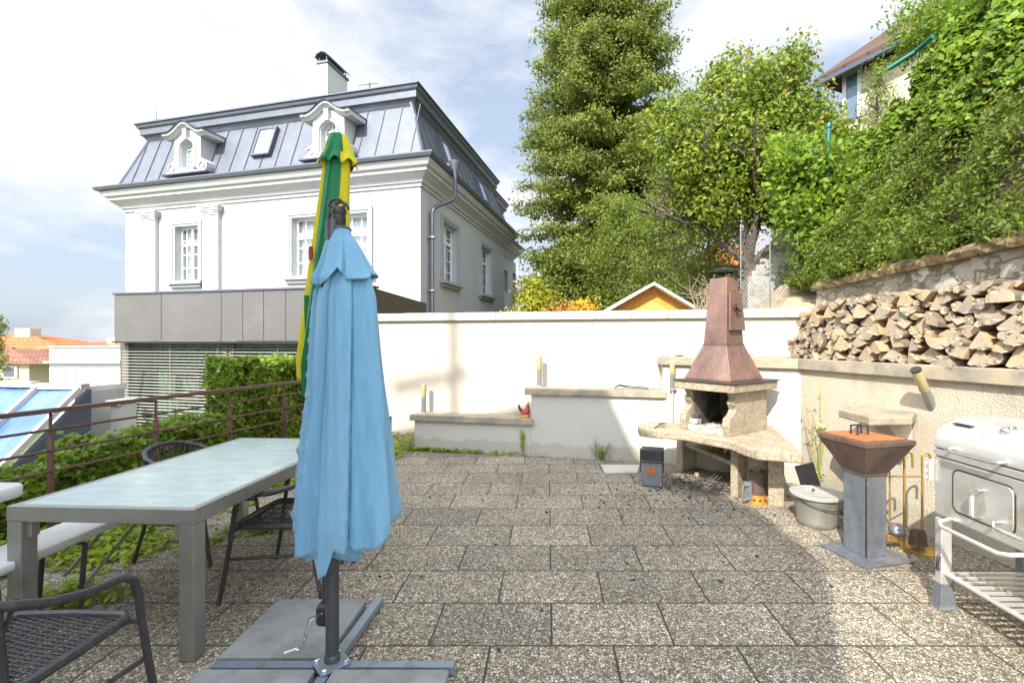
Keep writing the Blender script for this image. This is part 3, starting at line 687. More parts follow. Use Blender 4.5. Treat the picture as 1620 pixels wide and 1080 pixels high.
for b in (.02, 1.2):
    for a in (.04, .34): chb(k, a, a+.03, b, b+.03, 11.68, 11.85)
k.build('chimney_cap', m_zinc, c)
# aerial & lightning rods
an = MB(); q = F1.pt(F1.u(585, -2.0), 9.2, -2.0); an.tube([q, q+V(0, 0, 1.25)], .02, 6)
for dz, l in ((1.15, .4), (.95, .5), (.75, .35)): an.bar(q+V(-l, 0, dz), q+V(l*.6, .1, dz+.12), .018, .018)
an.tube([q+V(.25, 0, 0), q+V(.3, 0, .95)], .012, 5); an.bar(q+V(.12, -.1, .9), q+V(.45, .1, .75), .015, .015); an.build('roof_aerial', m_black, villa)
an = MB(); q = r_[2][0]; q = V(q.x-.1, q.y+.2, 9.1); an.tube([q, q+V(0, 0, 1.0)], .01, 5); 
q2 = F1.pt(LW-.6, 9.15, -.6); an.tube([q2, q2+V(0, 0, .6)], .01, 5); an.bar(q2+V(-.1, 0, .3), q2+V(.25, 0, .3), .01, .01); an.build('lightning_rod', m_zincd, villa)
# downpipe with hopper on the right side
dp = MB(); g0 = F2.pt(.95, 6.66, .66); a_, b_, c_ = F2.pt(.95, 6.2, .66), F2.pt(.55, 5.95, .16), F2.pt(.55, -3, .16)
hp = F2.pt(.95, 6.60, .70)
dp.tube([hp+V(0, 0, .0), F2.pt(.95, 5.95, .70), F2.pt(.9, 5.80, .62), F2.pt(.62, 5.55, .2), F2.pt(.55, 5.35, .12), F2.pt(.55, -3.5, .12)], .065, 10); 
pp = dp.build('downpipe', m_zinc, villa, smooth=True)
MB().lathe(hp, [(.065, -.02), (.08, .1), (.17, .32), (.18, .40), (.15, .40)], 16).build('hopper', m_zinc, pp, smooth=True)
MB().box(F2.pt(.55, 4.6, .12), (.2, .2, .05)).box(F2.pt(.55, 3.0, .12), (.2, .2, .05)).build('pipe_clip', m_base, pp)

# ---- metal-clad extension in front of the villa
E0 = V(-3.59, 9.7, 0); dE = V(-3.85, .95, 0).normalized(); FE = Fr((E0.x, E0.y), (dE.x, dE.y)); 
if FE.n.y > 0: FE.n = -FE.n
LE = FE.u(181)
ext = thing('garden_room', (-6.5, 10.4, -4.2), 'flat roofed garden room with grey metal fascia and white blinds', 'extension')
zt = H+72/F*FE.pt(LE, 0).y; zbm = H-3/F*FE.pt(LE, 0).y
def extbox(mb, u0, u1, dback, z0, z1, n=0):
    pts = [FE.pt(u0, 0, n), FE.pt(u1, 0, n)]; bk = F1.pt(0, 0)
    p3 = pts[1]+V(.05, dback, 0); p4 = pts[0]+V(-.01, dback, 0)
    mb.loft([[V(p.x, p.y, z) for p in (pts[0], pts[1], p3, p4)] for z in (z0, z1)])
m = MB(); extbox(m, 0, LE, 4.25, zbm+.03, zt); m.build('fascia', [m_box], ext)
m = MB(); 
pz = [180, 255, 350, 384, 417, 452, 487, 520]
for px in pz[1:]: FE.box(m, FE.u(px)-.006, FE.u(px)+.006, zbm+.05, zt-.02, .0, .004)
m.build('cladding_joint', m_black, ext)
m = MB(); FE.box(m, -.03, LE+.03, zt, zt+.04, -.3, .03); m.build('roof_edge', m_zincd, ext)
m = MB(); q0 = FE.pt(0, 0, .0); m.loft([[V(x, y, z) for x, y in ((q0.x+.004, q0.y+.0), (q0.x+.03, q0.y), (q0.x+.07, 14.0), (q0.x+.02, 14.0))] for z in (zbm+.03, zt-.003)]); m.build('side_cladding', m_boxd, ext)
uL = FE.u(193, -.25); nG = -.30
g = MB(); FE.box(g, -.0, uL, zbm-.02, zbm+.025, -.6, -.02); g.build('soffit', m_black, ext)
g = MB(); zlo = FE.z(200, 685, nG)
for px, wd in ((196, .12), (359, .13), (560, .1)): u0 = FE.u(px, nG); FE.box(g, u0-wd, u0+wd, -4.1, zbm-.02, nG-.12, nG)
FE.box(g, -.0, uL, zlo-.10, zlo, nG-.12, nG+.02); g.build('window_frame', m_boxd, ext)
g = MB(); FE.box(g, uL-.06, uL, -4.1, zbm-.02, -3.6, nG-.121); g.build('side_wall', m_boxd, ext)
g = MB(); g.quad(FE.pt(0, zlo, nG-.08), FE.pt(uL, zlo, nG-.08), FE.pt(uL, zbm, nG-.08), FE.pt(0, zbm, nG-.08)); g.build('pane', glassmat('garden_room_glass', (.05, .08, .06), .08, .22), ext)
g = MB(); r0, r1 = [], []
for i in range(260):
    u = uL*i/259; r0.append(FE.pt(u, zlo-.2, nG-.6+.035*math.sin(i*.9)+.02*math.sin(i*.37))); r1.append(FE.pt(u, zbm, nG-.6+.03*math.sin(i*.9)))
g.loft([r0, r1], cap=False, closed=False); g.build('curtain', m_green, ext)
g = MB(); z = zlo+.04
while z < zbm-.06:
    for ua, ub in ((FE.u(357.5, -.2), uL-.05), (.1, FE.u(361.5, -.2))): 
        c = (FE.pt(ua, z, -.22)+FE.pt(ub, z, -.22))/2; n_ = (FE.n*.86+V(0, 0, -.50)).normalized(); g.box(c, (abs(ub-ua), .026, .003), ax=(FE.d, n_, FE.d.cross(n_)))
    z += .072
g.build('venetian_blind', m_slat, ext)
g = MB()
for px in (204, 270, 345, 370, 440): u0 = FE.u(px, -.2); g.tube([FE.pt(u0, zlo+.04, -.18), FE.pt(u0, zbm-.05, -.18)], .006, 4)
g.build('blind_cord', m_slat, ext)
g = MB(); ua, ub = FE.u(301, -.5), FE.u(256, -.5); z0, z1 = FE.z(278, 636, -.5), FE.z(278, 584, -.5); t_ = .14
for a, b, c, d in ((ua, ua+t_, z0, z1), (ub-t_, ub, z0, z1), (ua+t_, ub-t_, z0, z0+t_*.8), (ua+t_, ub-t_, z1-t_*.8, z1)): FE.box(g, a, b, c, d, nG-.48, nG-.42)
g.build('picture_frame', m_boxd, ext)
g = MB(); FE.box(g, -.3, uL+.1, -4.2, zlo-.10, -1.5, .05); FE.box(g, -.3, uL+.14, zlo-.16, zlo-.10, -.4, .12); g.build('base_wall', m_yhouse, ext)

# ---------------------------------------------------------------- terrace walls
wd_ = V(.976, -.216, 0)                # direction of the rear wall, left to right
FP = Fr((1.119, 5.95), (wd_.x, wd_.y)); 
if FP.n.y > 0: FP.n = -FP.n
tw = .28
def seg(fr, mb, px0, px1, z0, z1, n0, n1): fr.box(mb, fr.u(px0), fr.u(px1), z0, z1, n0, n1)
rear = thing('rear_wall', FP.pt(0, 0, -tw), 'tall cream rendered garden wall with pale concrete coping', 'wall')
uA, uB = FP.u(556, -tw), FP.u(1310, -tw)
m = MB(); FP.box(m, uA, uB+.9, -.3, 1.775, -tw-.22, -tw); m.build('wall', m_wall, rear)
m = MB(); n_ = 16
for i in range(n_):
    a = uA-.04+(uB-uA+.94)*i/n_; b = uA-.04+(uB-uA+.94)*(i+1)/n_; FP.box(m, a+.002, b-.002, 1.775, 1.885+random.uniform(-.003, .003), -tw-.27, -tw+.05)
m.build('coping', m_copew, rear, bevel=.006)
def plinth(px0, px1, ztop, label, thick=.10, fr=FP, mw=None, over=.045, cap=None, n0=-.27):
    u0, u1 = fr.u(px0), fr.u(px1)
    r = thing('plinth_wall', fr.pt((u0+u1)/2, 0, 0), label, 'low wall')
    m = MB(); fr.box(m, u0, u1-.003, -.2, ztop-thick, n0, 0); m.build('wall', mw or m_rough, r)
    m = MB(); k = 2 if u1-u0 > 1.2 else 1; a0, a1 = (cap or (u0-.04, u1+.03))
    m2 = MB(); fr.box(m, a0, a1, ztop-thick, ztop, n0, over); m.build('coping', m_cope, r, bevel=.008)
    return r
plinth(656, 840.5, .485, 'lowest rough white plinth wall beside the ivy with weathered concrete top', thick=.085, cap=(FP.u(650), FP.u(844)))
plinth(840.5, 1049, .885, 'middle rough white plinth wall half in shade with stained concrete top', thick=.09, cap=(FP.u(831), FP.u(1054)))
# diagonal third plinth behind the fireplace
c0 = FP.pt(FP.u(1049), 0, 0); c1 = V(2.638, 5.0, 0); dd = (c1-c0); 
F4 = Fr((c0.x, c0.y), (dd.x, dd.y)); 
if F4.n.y > 0: F4.n = -F4.n
r3 = thing('plinth_wall', c0, 'tallest white plinth wall behind the barbecue fireplace with concrete top', 'low wall')
pb = [c0, c1, V(2.9, 5.9, 0), V(c0.x+.02, c0.y+.30, 0)]
m = MB(); m.prism([c0, c1, FP.pt(FP.u(1290, -tw), 0, -tw+.003), FP.pt(FP.u(1046), 0, -tw+.003)], -.2, 1.20); m.build('wall', m_rough, r3)
m = MB(); q0 = c0-F4.d*.06+F4.n*.05; q1 = c1+F4.n*.05-F4.d*.02
m.prism([q0, q1, FP.pt(FP.u(1290, -tw), 0, -tw+.003), FP.pt(FP.u(1040), 0, -tw+.003)], 1.20, 1.305); m.build('coping', m_cope, r3, bevel=.008)
# right retaining wall
RW0 = V(2.638, 5.0, 0); RW1 = V(3.07, 3.21, 0); FR = Fr((RW0.x, RW0.y), ((RW1-RW0).x, (RW1-RW0).y))
if FR.n.x > 0: FR.n = -FR.n
rw = thing('retaining_wall', RW0, 'rough stained retaining wall carrying the firewood along the right side', 'wall')
m = MB(); FR.box(m, -.002, 2.10, -.3, 1.20, -.35, 0); FR.box(m, 2.108, 4.8, -.3, 1.20, -.35, .0); m.build('wall', m_rough2, rw)
m = MB(); FR.box(m, -.03, 2.2, 1.20, 1.31, -1.35, .05); FR.box(m, 2.204, 4.8, 1.20, 1.312, -1.35, .05); m.build('coping', m_cope, rw, bevel=.008)
# stone wall behind the wood
def swx(Y): return 3.97+.084*(Y-4)
sw = thing('stone_wall', (swx(4), 4, 1.2), 'old rubble stone wall with mossy brown coping behind the firewood', 'wall')
m = MB(); ys = [1.5+.12*i for i in range(52)]
ring = []
K = 14
rows = []
for j in range(K+1):
    z = .5+(2.30-.5)*j/K; rows.append([V(swx(y)+random.uniform(-.025, .025), y, z) for y in ys])
m.loft(rows, cap=False, closed=False); 
m.quad(V(swx(7.62), 7.62, .5), V(swx(7.62)+.5, 7.62, .5), V(swx(7.62)+.5, 7.62, 2.3), V(swx(7.62), 7.62, 2.3))
m.build('wall', m_rub, sw, smooth=True, sharp=80)
m = MB(); rg = []
for i, y in enumerate(ys):
    j = lambda: random.uniform(-.018, .018); x = swx(y); hh = .0 if i % 9 else -.02
    rg.append([V(x-.07+j(), y, 2.28), V(x-.09+j(), y, 2.33+j()), V(x-.08+j(), y, 2.385+j()+hh), V(x+.0+j(), y, 2.41+j()+hh), V(x+.3, y, 2.42), V(x+.3, y, 2.28)])
m.loft(rg); m.build('coping', m_moss, sw)

# embankment behind the corner
m = MB()
def emb(x): return 0
pts = [P(1165, 505, 6.6), P(1330, 500, 6.0), P(1330, 430, 8.2), P(1215, 452, 8.2), P(1170, 488, 7.6)]
gx = []
for i in range(15):
    rowp = []
    for j in range(12):
        px = 1150+(1345-1150)*i/14; Y = 6.3+2.6*j/11; yt = np.interp(px, [1150, 1180, 1215, 1300, 1345], [500, 486, 452, 428, 418])
        ytop = H-(yt-CY)/F*8.9; zb = 1.2; z = zb+(ytop-zb)*min(1, (j/11)**.8)+random.uniform(-.01, .01); rowp.append(V((px-CX)/F*8.9*(.86+.14*j/11)+.2, Y, z))
    gx.append(rowp)
m.loft(gx, cap=False, closed=False); struct(m.build('slope', m_bankst, smooth=True))
# hillside under the vines
def crest(y): return 6.35+.25*math.sin(y*.9), 6.25+.55*min(1, (y-4)/5)+.2*math.sin(y*1.7)
m = MB(); gx = []
HY = [1+.35*i for i in range(25)]
def hillp(y, k):
    xb, zb = swx(y)+.12, 2.36; xc, zc = crest(y); zc -= 1.4*max(0, min(1, (y-6.4)/2)); 
    k2 = k; bul = .35*math.sin(math.pi*k)
    if y > 8.2: xb += (y-8.2)*.25; zb += (y-8.2)*.05
    return V(xb+(xc-xb)*k-.0+bul*.3, y, zb+(zc-zb)*k+bul*.45)
for y in HY:
    gx.append([hillp(y, k/12)+V(.12, 0, -.12) for k in range(13)]+[V(9, y, crest(y)[1]-.1), V(30, y, crest(y)[1])])
m.loft(gx, cap=False, closed=False)
e = gx[-1]; m.quad(*[p for p in e], V(30, e[0].y, -4), V(e[0].x, e[0].y, -4))
struct(m.build('hillside', m_soil, smooth=True))
struct(MB().prism([(4.3, 9), (40, 9), (40, 60), (1.5, 60), (1.5, 9.8)], -4, 1.0).build('upper_ground', m_soil))

# ---------------------------------------------------------------- unseen house behind the camera, outline shaped to cast the terrace shade
def back(x, y, z, Yp=-3.0):
    k = (y-Yp)/SUN.y; return (x-SUN.x*k, z-SUN.z*k)
bh = thing('shading_house', (-6, -5, 0), 'unseen tall house behind the camera, outline shaped to shade the terrace', 'house')
ol = [(-1.28, 0), (-1.26, 4.87), (-1.13, 5.35), (-1.14, 5.71), (-1.27, 6.08), (-1.687, 6.79), (-3.19, 8.4), (-3.6, 9.28), (-4.76, 9.50), (-6.4, 9.45), (-12, 9.5), (-14, 6), (-14, 0)]
m = MB(); wo = [(x, z) for x, z in ol if z < 5.5]; m.extr([V(-1.28, -3, 0), V(-1.27, -3, 5.5), V(-14, -3, 5.5), V(-14, -3, 0)], (-3.46, -7, 0)); m.build('wall', m_yhouse, bh)
m = MB(); m.extr([V(x, -3.0, z) for x, z in [(-1.16, 5.3), (-1.13, 5.35), (-1.14, 5.71), (-1.27, 6.08), (-1.687, 6.79), (-3.19, 8.4), (-3.6, 9.28), (-4.76, 9.50), (-6.4, 9.45), (-12, 9.5), (-14.3, 5.51), (-1.16, 5.5)]], (-3.6, -7.3, 0)); m.build('roof', m_tileo, bh)
m = MB(); xm, zm = back(-1.17, 6.8, .95, -9.0); m.tube([V(xm-.05, -9.0, 9.3), V(xm-.15, -9.0, zm+1.3)], .07, 8); m.bar(V(xm-1.15, -9, zm+.02), V(xm+.1, -9, zm+.02), .05, .14); m.build('roof_aerial', m_black, bh)  # unseen mast and crossbar added to cast the cross shadow on the wall

# ---------------------------------------------------------------- railing
rl = thing('railing', (railx(3.5), 3.5, 0), 'brown metal railing with four rails along the left terrace edge', 'railing')
def rp_(Y, z, dx=0): return V(railx(Y)+dx, Y, z)
Y0, Y1 = .6, 7.3
dr = (rp_(Y1, 0)-rp_(Y0, 0)).normalized()
m = MB(); m.bar(rp_(Y0, .985), rp_(Y1, .985), .055, .032); m.build('handrail', m_rail, rl, bevel=.004)
for z in (.845, .69, .54): MB().tube([rp_(Y0, z), rp_(Y1, z)], .010, 8).build('rail', m_rail, rl, smooth=True)
y = 3.52-.745*3
while y < 7.2:
    MB().bar(rp_(y, -.25), rp_(y, .80), .055, .012, up=dr).bar(rp_(y, .80), rp_(y, .97), .014, .014).build('post', m_rail, rl)
    y += .745

# ---------------------------------------------------------------- ivy hedges (stepped, outside the rail)
def hx(Y): return -4.32+.22*(Y-3.25)
hed = [(3.0, 4.10, .48, 'lowest ivy hedge nearest the left edge of the railing'), (4.10, 4.72, .56, 'low ivy hedge just beyond the second railing post'), (4.72, 5.66, .63, 'middle ivy hedge step below the blinds'), (5.66, 7.15, 1.235, 'tallest sunlit ivy hedge beside the garden room')]
for y0, y1, zt_, lab in hed:
    r = thing('ivy_hedge', (hx((y0+y1)/2), (y0+y1)/2, -.5), lab, 'hedge', 'stepped ivy hedges outside the railing')
    m = MB(); a = [V(hx(y0)-.13, y0, 0), V(hx(y1)-.13, y1, 0), V(hx(y1)+.13, y1, 0), V(hx(y0)+.13, y0, 0)]; m.prism(a, -1.5, zt_-.14); m.build('branches', m_soil, r)
    area = (y1-y0)*(zt_+1.2)*2; n = int(area*2600); u = rng.uniform(y0, y1, n); z = rng.uniform(-1.0, zt_-.02, n)
    side = rng.random(n); x = np.where(side < .62, .20, np.where(side < .8, -.20, rng.uniform(-.2, .2, n))); top = side > .8; z = np.where(top, zt_-.04, z)
    bumpy = .05*np.sin(u*7+z*5)+.04*np.sin(u*13-z*9)
    x = x+np.sign(x)*bumpy+rng.normal(0, .025, n); z = z+np.where(top, bumpy*.8+rng.normal(0, .03, n), 0)
    pts = np.stack([-4.32+.22*(u-3.25)+x, u, z], 1); nb = np.stack([np.sign(x)*(~top), -.3*np.ones(n), .5+1.0*top], 1)
    e = rng.random((int(n*.12), 2)); pe = np.stack([-4.32+.22*(y0-3.25)+(e[:, 0]-.5)*.44, np.full(len(e), y0)-rng.uniform(0, .05, len(e)), zt_-e[:, 1]*1.2], 1)
    pts = np.concatenate([pts, pe]); nb = np.concatenate([nb, np.tile([0, -1, .4], (len(pe), 1))])
    leafmesh('leaves', pts, .055, m_ivy, r, nb=nb, nbw=.8, aspect=.8)
# ground cover along the rail edge and by the rear wall
n = 26000; y = rng.uniform(1.9, 6.5, n); wdt = np.interp(y, [1.9, 2.6, 3.2, 3.9, 4.6, 6.5], [.5, 1.0, 1.5, 1.35, .8, .25])*(1+.22*np.sin(y*5.3)+.15*np.sin(y*11.7)); f = rng.random(n)**1.7
x = -3.70+.22*(y-3.25)-.1+f*wdt*1.0
dens = (np.sin(x*7+y*3)+np.sin(x*3-y*8)+rng.normal(0, .7, n)) > -1.1+2.2*f
x, y, f = x[dens], y[dens], f[dens]; z = .015+rng.uniform(0, .10, len(x))*(1-f)**.8
p1_ = np.stack([x, y, z], 1)
n = 500; yy = rng.uniform(6.0, 6.75, n); xx = rng.uniform(-2.35, -1.85, n); p2_ = np.stack([xx, yy, rng.uniform(.01, .22, n)], 1)
n = 420; uu = rng.uniform(-3.1, -1.2, n)**1; uu = -3.05+rng.exponential(.5, n); uu = np.clip(uu, -3.05, 0.1); qq = np.array([list(FP.pt(a, 0, .03+abs(b))) for a, b in zip(uu, rng.normal(0, .03, n))]); qq[:, 2] = rng.uniform(0, .05, n)
g = leafmesh('ground_cover', np.concatenate([p1_, p2_, qq]), .05, m_gcov, org=(-3, 3.5, 0), nb=np.tile([0, 0, 1], (len(p1_)+len(p2_)+len(qq), 1)), nbw=1.3, aspect=.7)
g['kind'] = 'stuff'
# fallen leaves and charcoal crumbs
m = MB()
for i in range(260):
    t_ = random.random(); a = random.uniform(0, 6.28)
    c = V(random.gauss(1.35, .45), random.gauss(4.75, .35), .006) if t_ < .7 else V(random.uniform(-1.5, 3), random.uniform(2, 5.6), .006)
    if c.y > 5.5 or c.x > 2.5: continue
    s_ = random.uniform(.004, .014); m.box(c, (s_*random.uniform(.8, 2.5), s_, s_*.8), rz=a)
tag(m.build('charcoal_crumbs', m_soot, org=(1.4, 4.7, 0)), kind='stuff')

# ---------------------------------------------------------------- trees
def limb(mb, a, b, r0, r1, wob=.08, n=6):
    a, b = Vector(a), Vector(b); L_ = (b-a).length; pts = [a+(b-a)*(i/n)+(V(random.uniform(-1, 1), random.uniform(-1, 1), random.uniform(-1, 1))*wob*L_*.5 if 0 < i < n else V(0, 0, 0)) for i in range(n+1)]
    mb.tube(pts, [r0+(r1-r0)*i/n for i in range(n+1)], 7); return pts
# big spruce
sx_, sy_ = leftx(955, 22), 22.0
tr = thing('spruce_tree', (sx_, sy_, 0), 'tall dense spruce towering behind the garden wall and shed', 'tree')
m = MB(); limb(m, (sx_, sy_, -1), (sx_+.1, sy_, 21), .42, .05, .01, 10)
pts = []; nrs = []; tip = []
def srad(z): return np.interp(z, [2, 5, 8, 10, 12, 14, 16, 18, 20, 21.5], [3.9, 3.9, 3.8, 3.6, 3.5, 3.2, 2.7, 2.1, 1.2, .3])
for i in range(540):
    z = random.uniform(2.0, 21); a = random.uniform(0, 6.283); r_ = srad(z)*random.uniform(.60, 1.06); 
    if math.sin(a) > .55 and random.random() < .6: continue
    s0 = V(sx_, sy_, z+.5); e0 = V(sx_+r_*math.cos(a), sy_+r_*math.sin(a), z-.15*r_+.5*random.random())
    m.tube([s0, (s0+e0)/2+V(0, 0, -.12*r_*.5), e0], [.05, .035, .012], 4)
    K = 9
    for k in range(2, K+1):
        q = k/K; c = s0*(1-q)+e0*q-V(0, 0, .25*math.sin(math.pi*q)); 
        for _ in range(2):
            cc = np.array(c)+rng.normal(0, .20, 3)*[1, 1, .55]; sp = .30*(.7+.5*q)
            of_ = np.clip(rng.normal(0, 1, (54, 3)), -1.7, 1.7); sp *= .76; pts.append(cc+of_*[sp, sp, sp*.5]); nrs.append(of_*[.5, .5, .9]+[.35*math.cos(a), .35*math.sin(a), .55])
pts = np.concatenate(pts); print('spruce', len(pts))
m.build('trunk', m_trunk, tr)
out_ = np.concatenate(nrs); out_ /= np.linalg.norm(out_, axis=1)[:, None]
leafmesh('crown', pts, .17, m_con, tr, nb=out_, nbw=1.3, aspect=.42)

def bushtree(name, px, Y, ylist, rlist, zs, label, mat, n, size, cl=46, droop=0, cat='tree', trunk=.12, seed=1, aspect=.6, squash=.7, spread=.33, tips=.0):
    """crown from clumps filling a lathe profile (zs, rlist)"""
    x0 = leftx(px, Y); t_ = thing(name, (x0, Y, 0), label, cat)
    m = MB(); zt_ = max(zs); limb(m, (x0, Y, -1), (x0, Y, zt_*.92), trunk, .02, .04, 8)
    al = []; nl = []
    for i in range(n):
        z = random.uniform(zs[0], zt_); rr = float(np.interp(z, zs, rlist)); a = random.uniform(0, 6.283); q = random.random()**.5
        lump = 1+.22*math.sin(3*a+z*1.3+seed)+.16*math.sin(5*a-z*2.1+seed*2)
        r_ = rr*q*lump; c = np.array([x0+r_*math.cos(a), Y+r_*math.sin(a), z-droop*q*rr])
        if i % 3 == 0: m.tube([V(x0, Y, max(zs[0]-.3, z-.5*rr)), V(*c)], [.03, .008], 4)
        sp = spread*(.7+.6*random.random())
        of_ = np.clip(rng.normal(0, 1, (cl, 3)), -1.7, 1.7); al.append(c+of_*[sp, sp, sp*squash]); nl.append(of_*.7+[.5*math.cos(a)*q, .5*math.sin(a)*q, .5])
    al = np.concatenate(al); m.build('trunk', m_trunk, t_)
    o_ = np.concatenate(nl); o_ /= (np.linalg.norm(o_, axis=1)[:, None]+1e-6)
    leafmesh('crown', al, size, mat, t_, nb=o_, nbw=1.2, aspect=aspect); return t_
bushtree('yew_tree', 1072, 15, 0, [1.4, 1.9, 2.0, 1.6, 1.0, .2], [1.0, 2.2, 4.0, 5.2, 6.4, 7.2], 'dark drooping yew behind the shed roof', m_yew, 420, .12, 60, .25, seed=2, aspect=.3, spread=.26)
bushtree('yew_tree', 985, 17, 0, [1.2, 1.7, 1.6, 1.1, .3], [1.0, 2.2, 4.0, 5.3, 6.4], 'smaller green yew left of the shed peak in front of the spruce', m_yew, 300, .12, 60, .25, seed=5, aspect=.3, spread=.26)
bushtree('yew_tree', 1128, 13, 0, [1.0, 1.3, 1.35, .9, .3], [1.2, 2.2, 3.4, 4.6, 5.2], 'shaded yew between the shed and the hood chimney', m_yew, 230, .11, 60, .3, seed=9, aspect=.3, spread=.24)
bushtree('spruce_tree', 893, 20, 0, [1.5, 1.5, 1.2, .8, .2], [.6, 2.2, 3.6, 4.8, 5.6], 'low dark spruce foliage hanging beside the villa corner', m_con, 230, .17, 50, .3, seed=4, aspect=.4, spread=.3)
bushtree('bush', 846, 16, 0, [.75, .85, .6, .2], [.6, 1.8, 2.8, 3.4], 'bright yellow green bush beside the villa above the wall', m_ylw, 120, .12, 50, 0, 'bush', .05, seed=3, spread=.22)
bushtree('bush', 884, 15, 0, [.5, .5, .3], [.6, 1.9, 2.5], 'reddish bush between the bright bush and the golden one', m_redl, 60, .10, 40, 0, 'bush', .04, seed=6, spread=.2)
bushtree('bush', 922, 14, 0, [.5, .5, .3], [.6, 1.9, 2.5], 'golden yellow bush left of the shed roof', m_gold, 60, .10, 40, 0, 'bush', .04, seed=8, spread=.2)
# broadleaf tree with forked trunk
bx_, by_ = leftx(1186, 10.5), 10.5
tr = thing('broadleaf_tree', (bx_, by_, 1), 'leafy tree with forked dark trunk behind the chain link fence', 'tree')
m = MB(); base = V(bx_, by_, .8); f1 = V(leftx(1186, by_), by_, 3.15)
limb(m, base, f1, .17, .13, .05)
tips = []
def grow(p, d, r_, L_, depth):
    e = p+d*L_; limb(m, p, e, r_, r_*.65, .10, 4)
    if depth == 0: tips.append(e); return
    for k in range(3 if depth > 1 else 3):
        nd = (d+V(random.gauss(0, .55), random.gauss(0, .5), random.gauss(.12, .35))).normalized(); grow(e, nd, r_*.6, L_*random.uniform(.5, .75), depth-1)
    tips.append(e)
for d_, L_ in (((-.42, 0, 1), 1.3), ((.25, .2, 1), 1.3), ((.9, -.1, .8), 1.3), ((-.9, .1, .75), 1.2), ((.1, -.3, 1.1), 1.2), ((.0, .1, 1.3), 1.4)):
    grow(f1, Vector(d_).normalized(), .085, L_, 3)
m.build('trunk', m_trunk, tr)
al = []; nl = []
# crown silhouette ellipsoids in picture space at this depth
for (px, py, rx, ry, nn) in ((1190, 250, 110, 80, 260), (1110, 270, 75, 70, 120), (1250, 230, 80, 85, 170), (1150, 155, 45, 55, 55), (1225, 130, 45, 45, 60), (1288, 232, 50, 48, 60), (1070, 210, 50, 45, 45), (1240, 318, 75, 32, 55), (1120, 335, 60, 40, 45), (1285, 300, 55, 60, 80), (1160, 110, 20, 22, 10), (1242, 100, 22, 18, 10)):
    c = P(px, py, by_); k = by_/F
    for i in range(nn):
        d = rng.normal(size=3); d /= np.linalg.norm(d); q = rng.uniform(.25, 1)**.5
        cc = np.array(c)+d*q*np.array([rx*k, .85, ry*k]); of_ = np.clip(rng.normal(0, 1, (50, 3)), -1.5, 1.5); al.append(cc+of_*.18); nl.append(of_*.7+d*.5+[0, 0, .4])
al = np.concatenate(al); print('broad', len(al)); o_ = np.concatenate(nl); o_ /= np.linalg.norm(o_, axis=1)[:, None]
leafmesh('crown', al, .105, m_dec, tr, nb=o_, nbw=1.2, aspect=.6)
# cypress by the hill house
bushtree('conifer', 1388, 11.5, 0, [.5, .45, .3, .05], [5.6, 6.6, 7.3, 8.1], 'small bright conifer in front of the brown roofed house on the bank', m_yew, 60, .09, 40, .2, seed=7, aspect=.3, spread=.15, trunk=.04)
# vine covered bank
def bankpts(n, k0=0, k1=1.02, y0=1.2, y1=9.5, off=.1):
    y = rng.uniform(y0, y1, n); k = rng.uniform(k0, k1, n); base = np.array([list(hillp(a, b)) for a, b in zip(y, k)])
    lump = .16*np.sin(y*4.1+k*9)+.13*np.sin(y*7.7-k*15)+.10*np.sin(y*15+k*23)
    nrm = np.array([-.85, -.1, .5]); nrm = nrm/np.linalg.norm(nrm)
    return base+nrm*(off+lump+np.abs(rng.normal(0, .07, n)))[:, None], nrm, k, y
p_, nr_, k_, y_ = bankpts(95000); up = k_ > .42+.10*np.sin(y_*2)
b1 = leafmesh('bank_vines', p_[up], .085, m_bankleaf, org=(5, 5, 2.4), nb=np.tile(nr_+[0, -.3, .2], (up.sum(), 1)), nbw=1.0, aspect=.75); b1['kind'] = 'stuff'
p_, nr_, k_, y_ = bankpts(95000, -.02, .60); lo = k_ < .46+.12*np.sin(y_*2.3)
b2 = leafmesh('bank_shrubs', p_[lo], .062, m_bankleaf2, org=(4.5, 5, 2.4), nb=np.tile(nr_+[0, -.3, .3], (lo.sum(), 1)), nbw=.5, aspect=.4, tb=np.tile([-.5, -.3, -.5], (lo.sum(), 1)), tbw=.8); b2['kind'] = 'stuff'
# sprays hanging over the coping
pts = []
for i in range(420):
    y = random.uniform(3.0, 8.2); c = np.array([swx(y)+.03+random.uniform(0, .3), y, 2.40+random.uniform(0, .2)]); ln = random.uniform(.15, .40)
    d = np.array([-1, random.uniform(-.6, .6), random.uniform(-.3, .45)])
    q = rng.uniform(0, 1, (26, 1)); pts.append(c+d*ln*.6*q+rng.normal(0, .035, (26, 3)))
b3 = leafmesh('overhanging_sprays', np.concatenate(pts), .05, m_bankleaf2, org=(4.2, 5, 2.4), aspect=.5); b3['kind'] = 'stuff'
# left part of the vine mass running down the fence end
pts = []
for i in range(520):
    px = random.uniform(1235, 1345); py = random.uniform(235, 440)
    if py > 330 and px < 1235+(py-330)*.45: continue
    c = np.array(P(px, py, random.uniform(8.2, 9.6))); pts.append(c+rng.normal(0, .16, (44, 3)))
fv = thing('climbing_vine', P(1300, 450, 8.9), 'climbing vine covering the fence end beside the teal post', 'plant')
m = MB()
for i in range(9):
    a = P(random.uniform(1275, 1335), 455, 8.9); limb(m, a, P(random.uniform(1255, 1340), random.uniform(200, 330), 8.9), .02, .008, .15, 6)
m.build('stem', m_trunk, fv)
leafmesh('leaves', np.concatenate(pts), .105, m_bankleaf, fv, aspect=.7, nb=np.tile([-.4, -.6, .4], (len(pts)*44, 1)), nbw=.6)
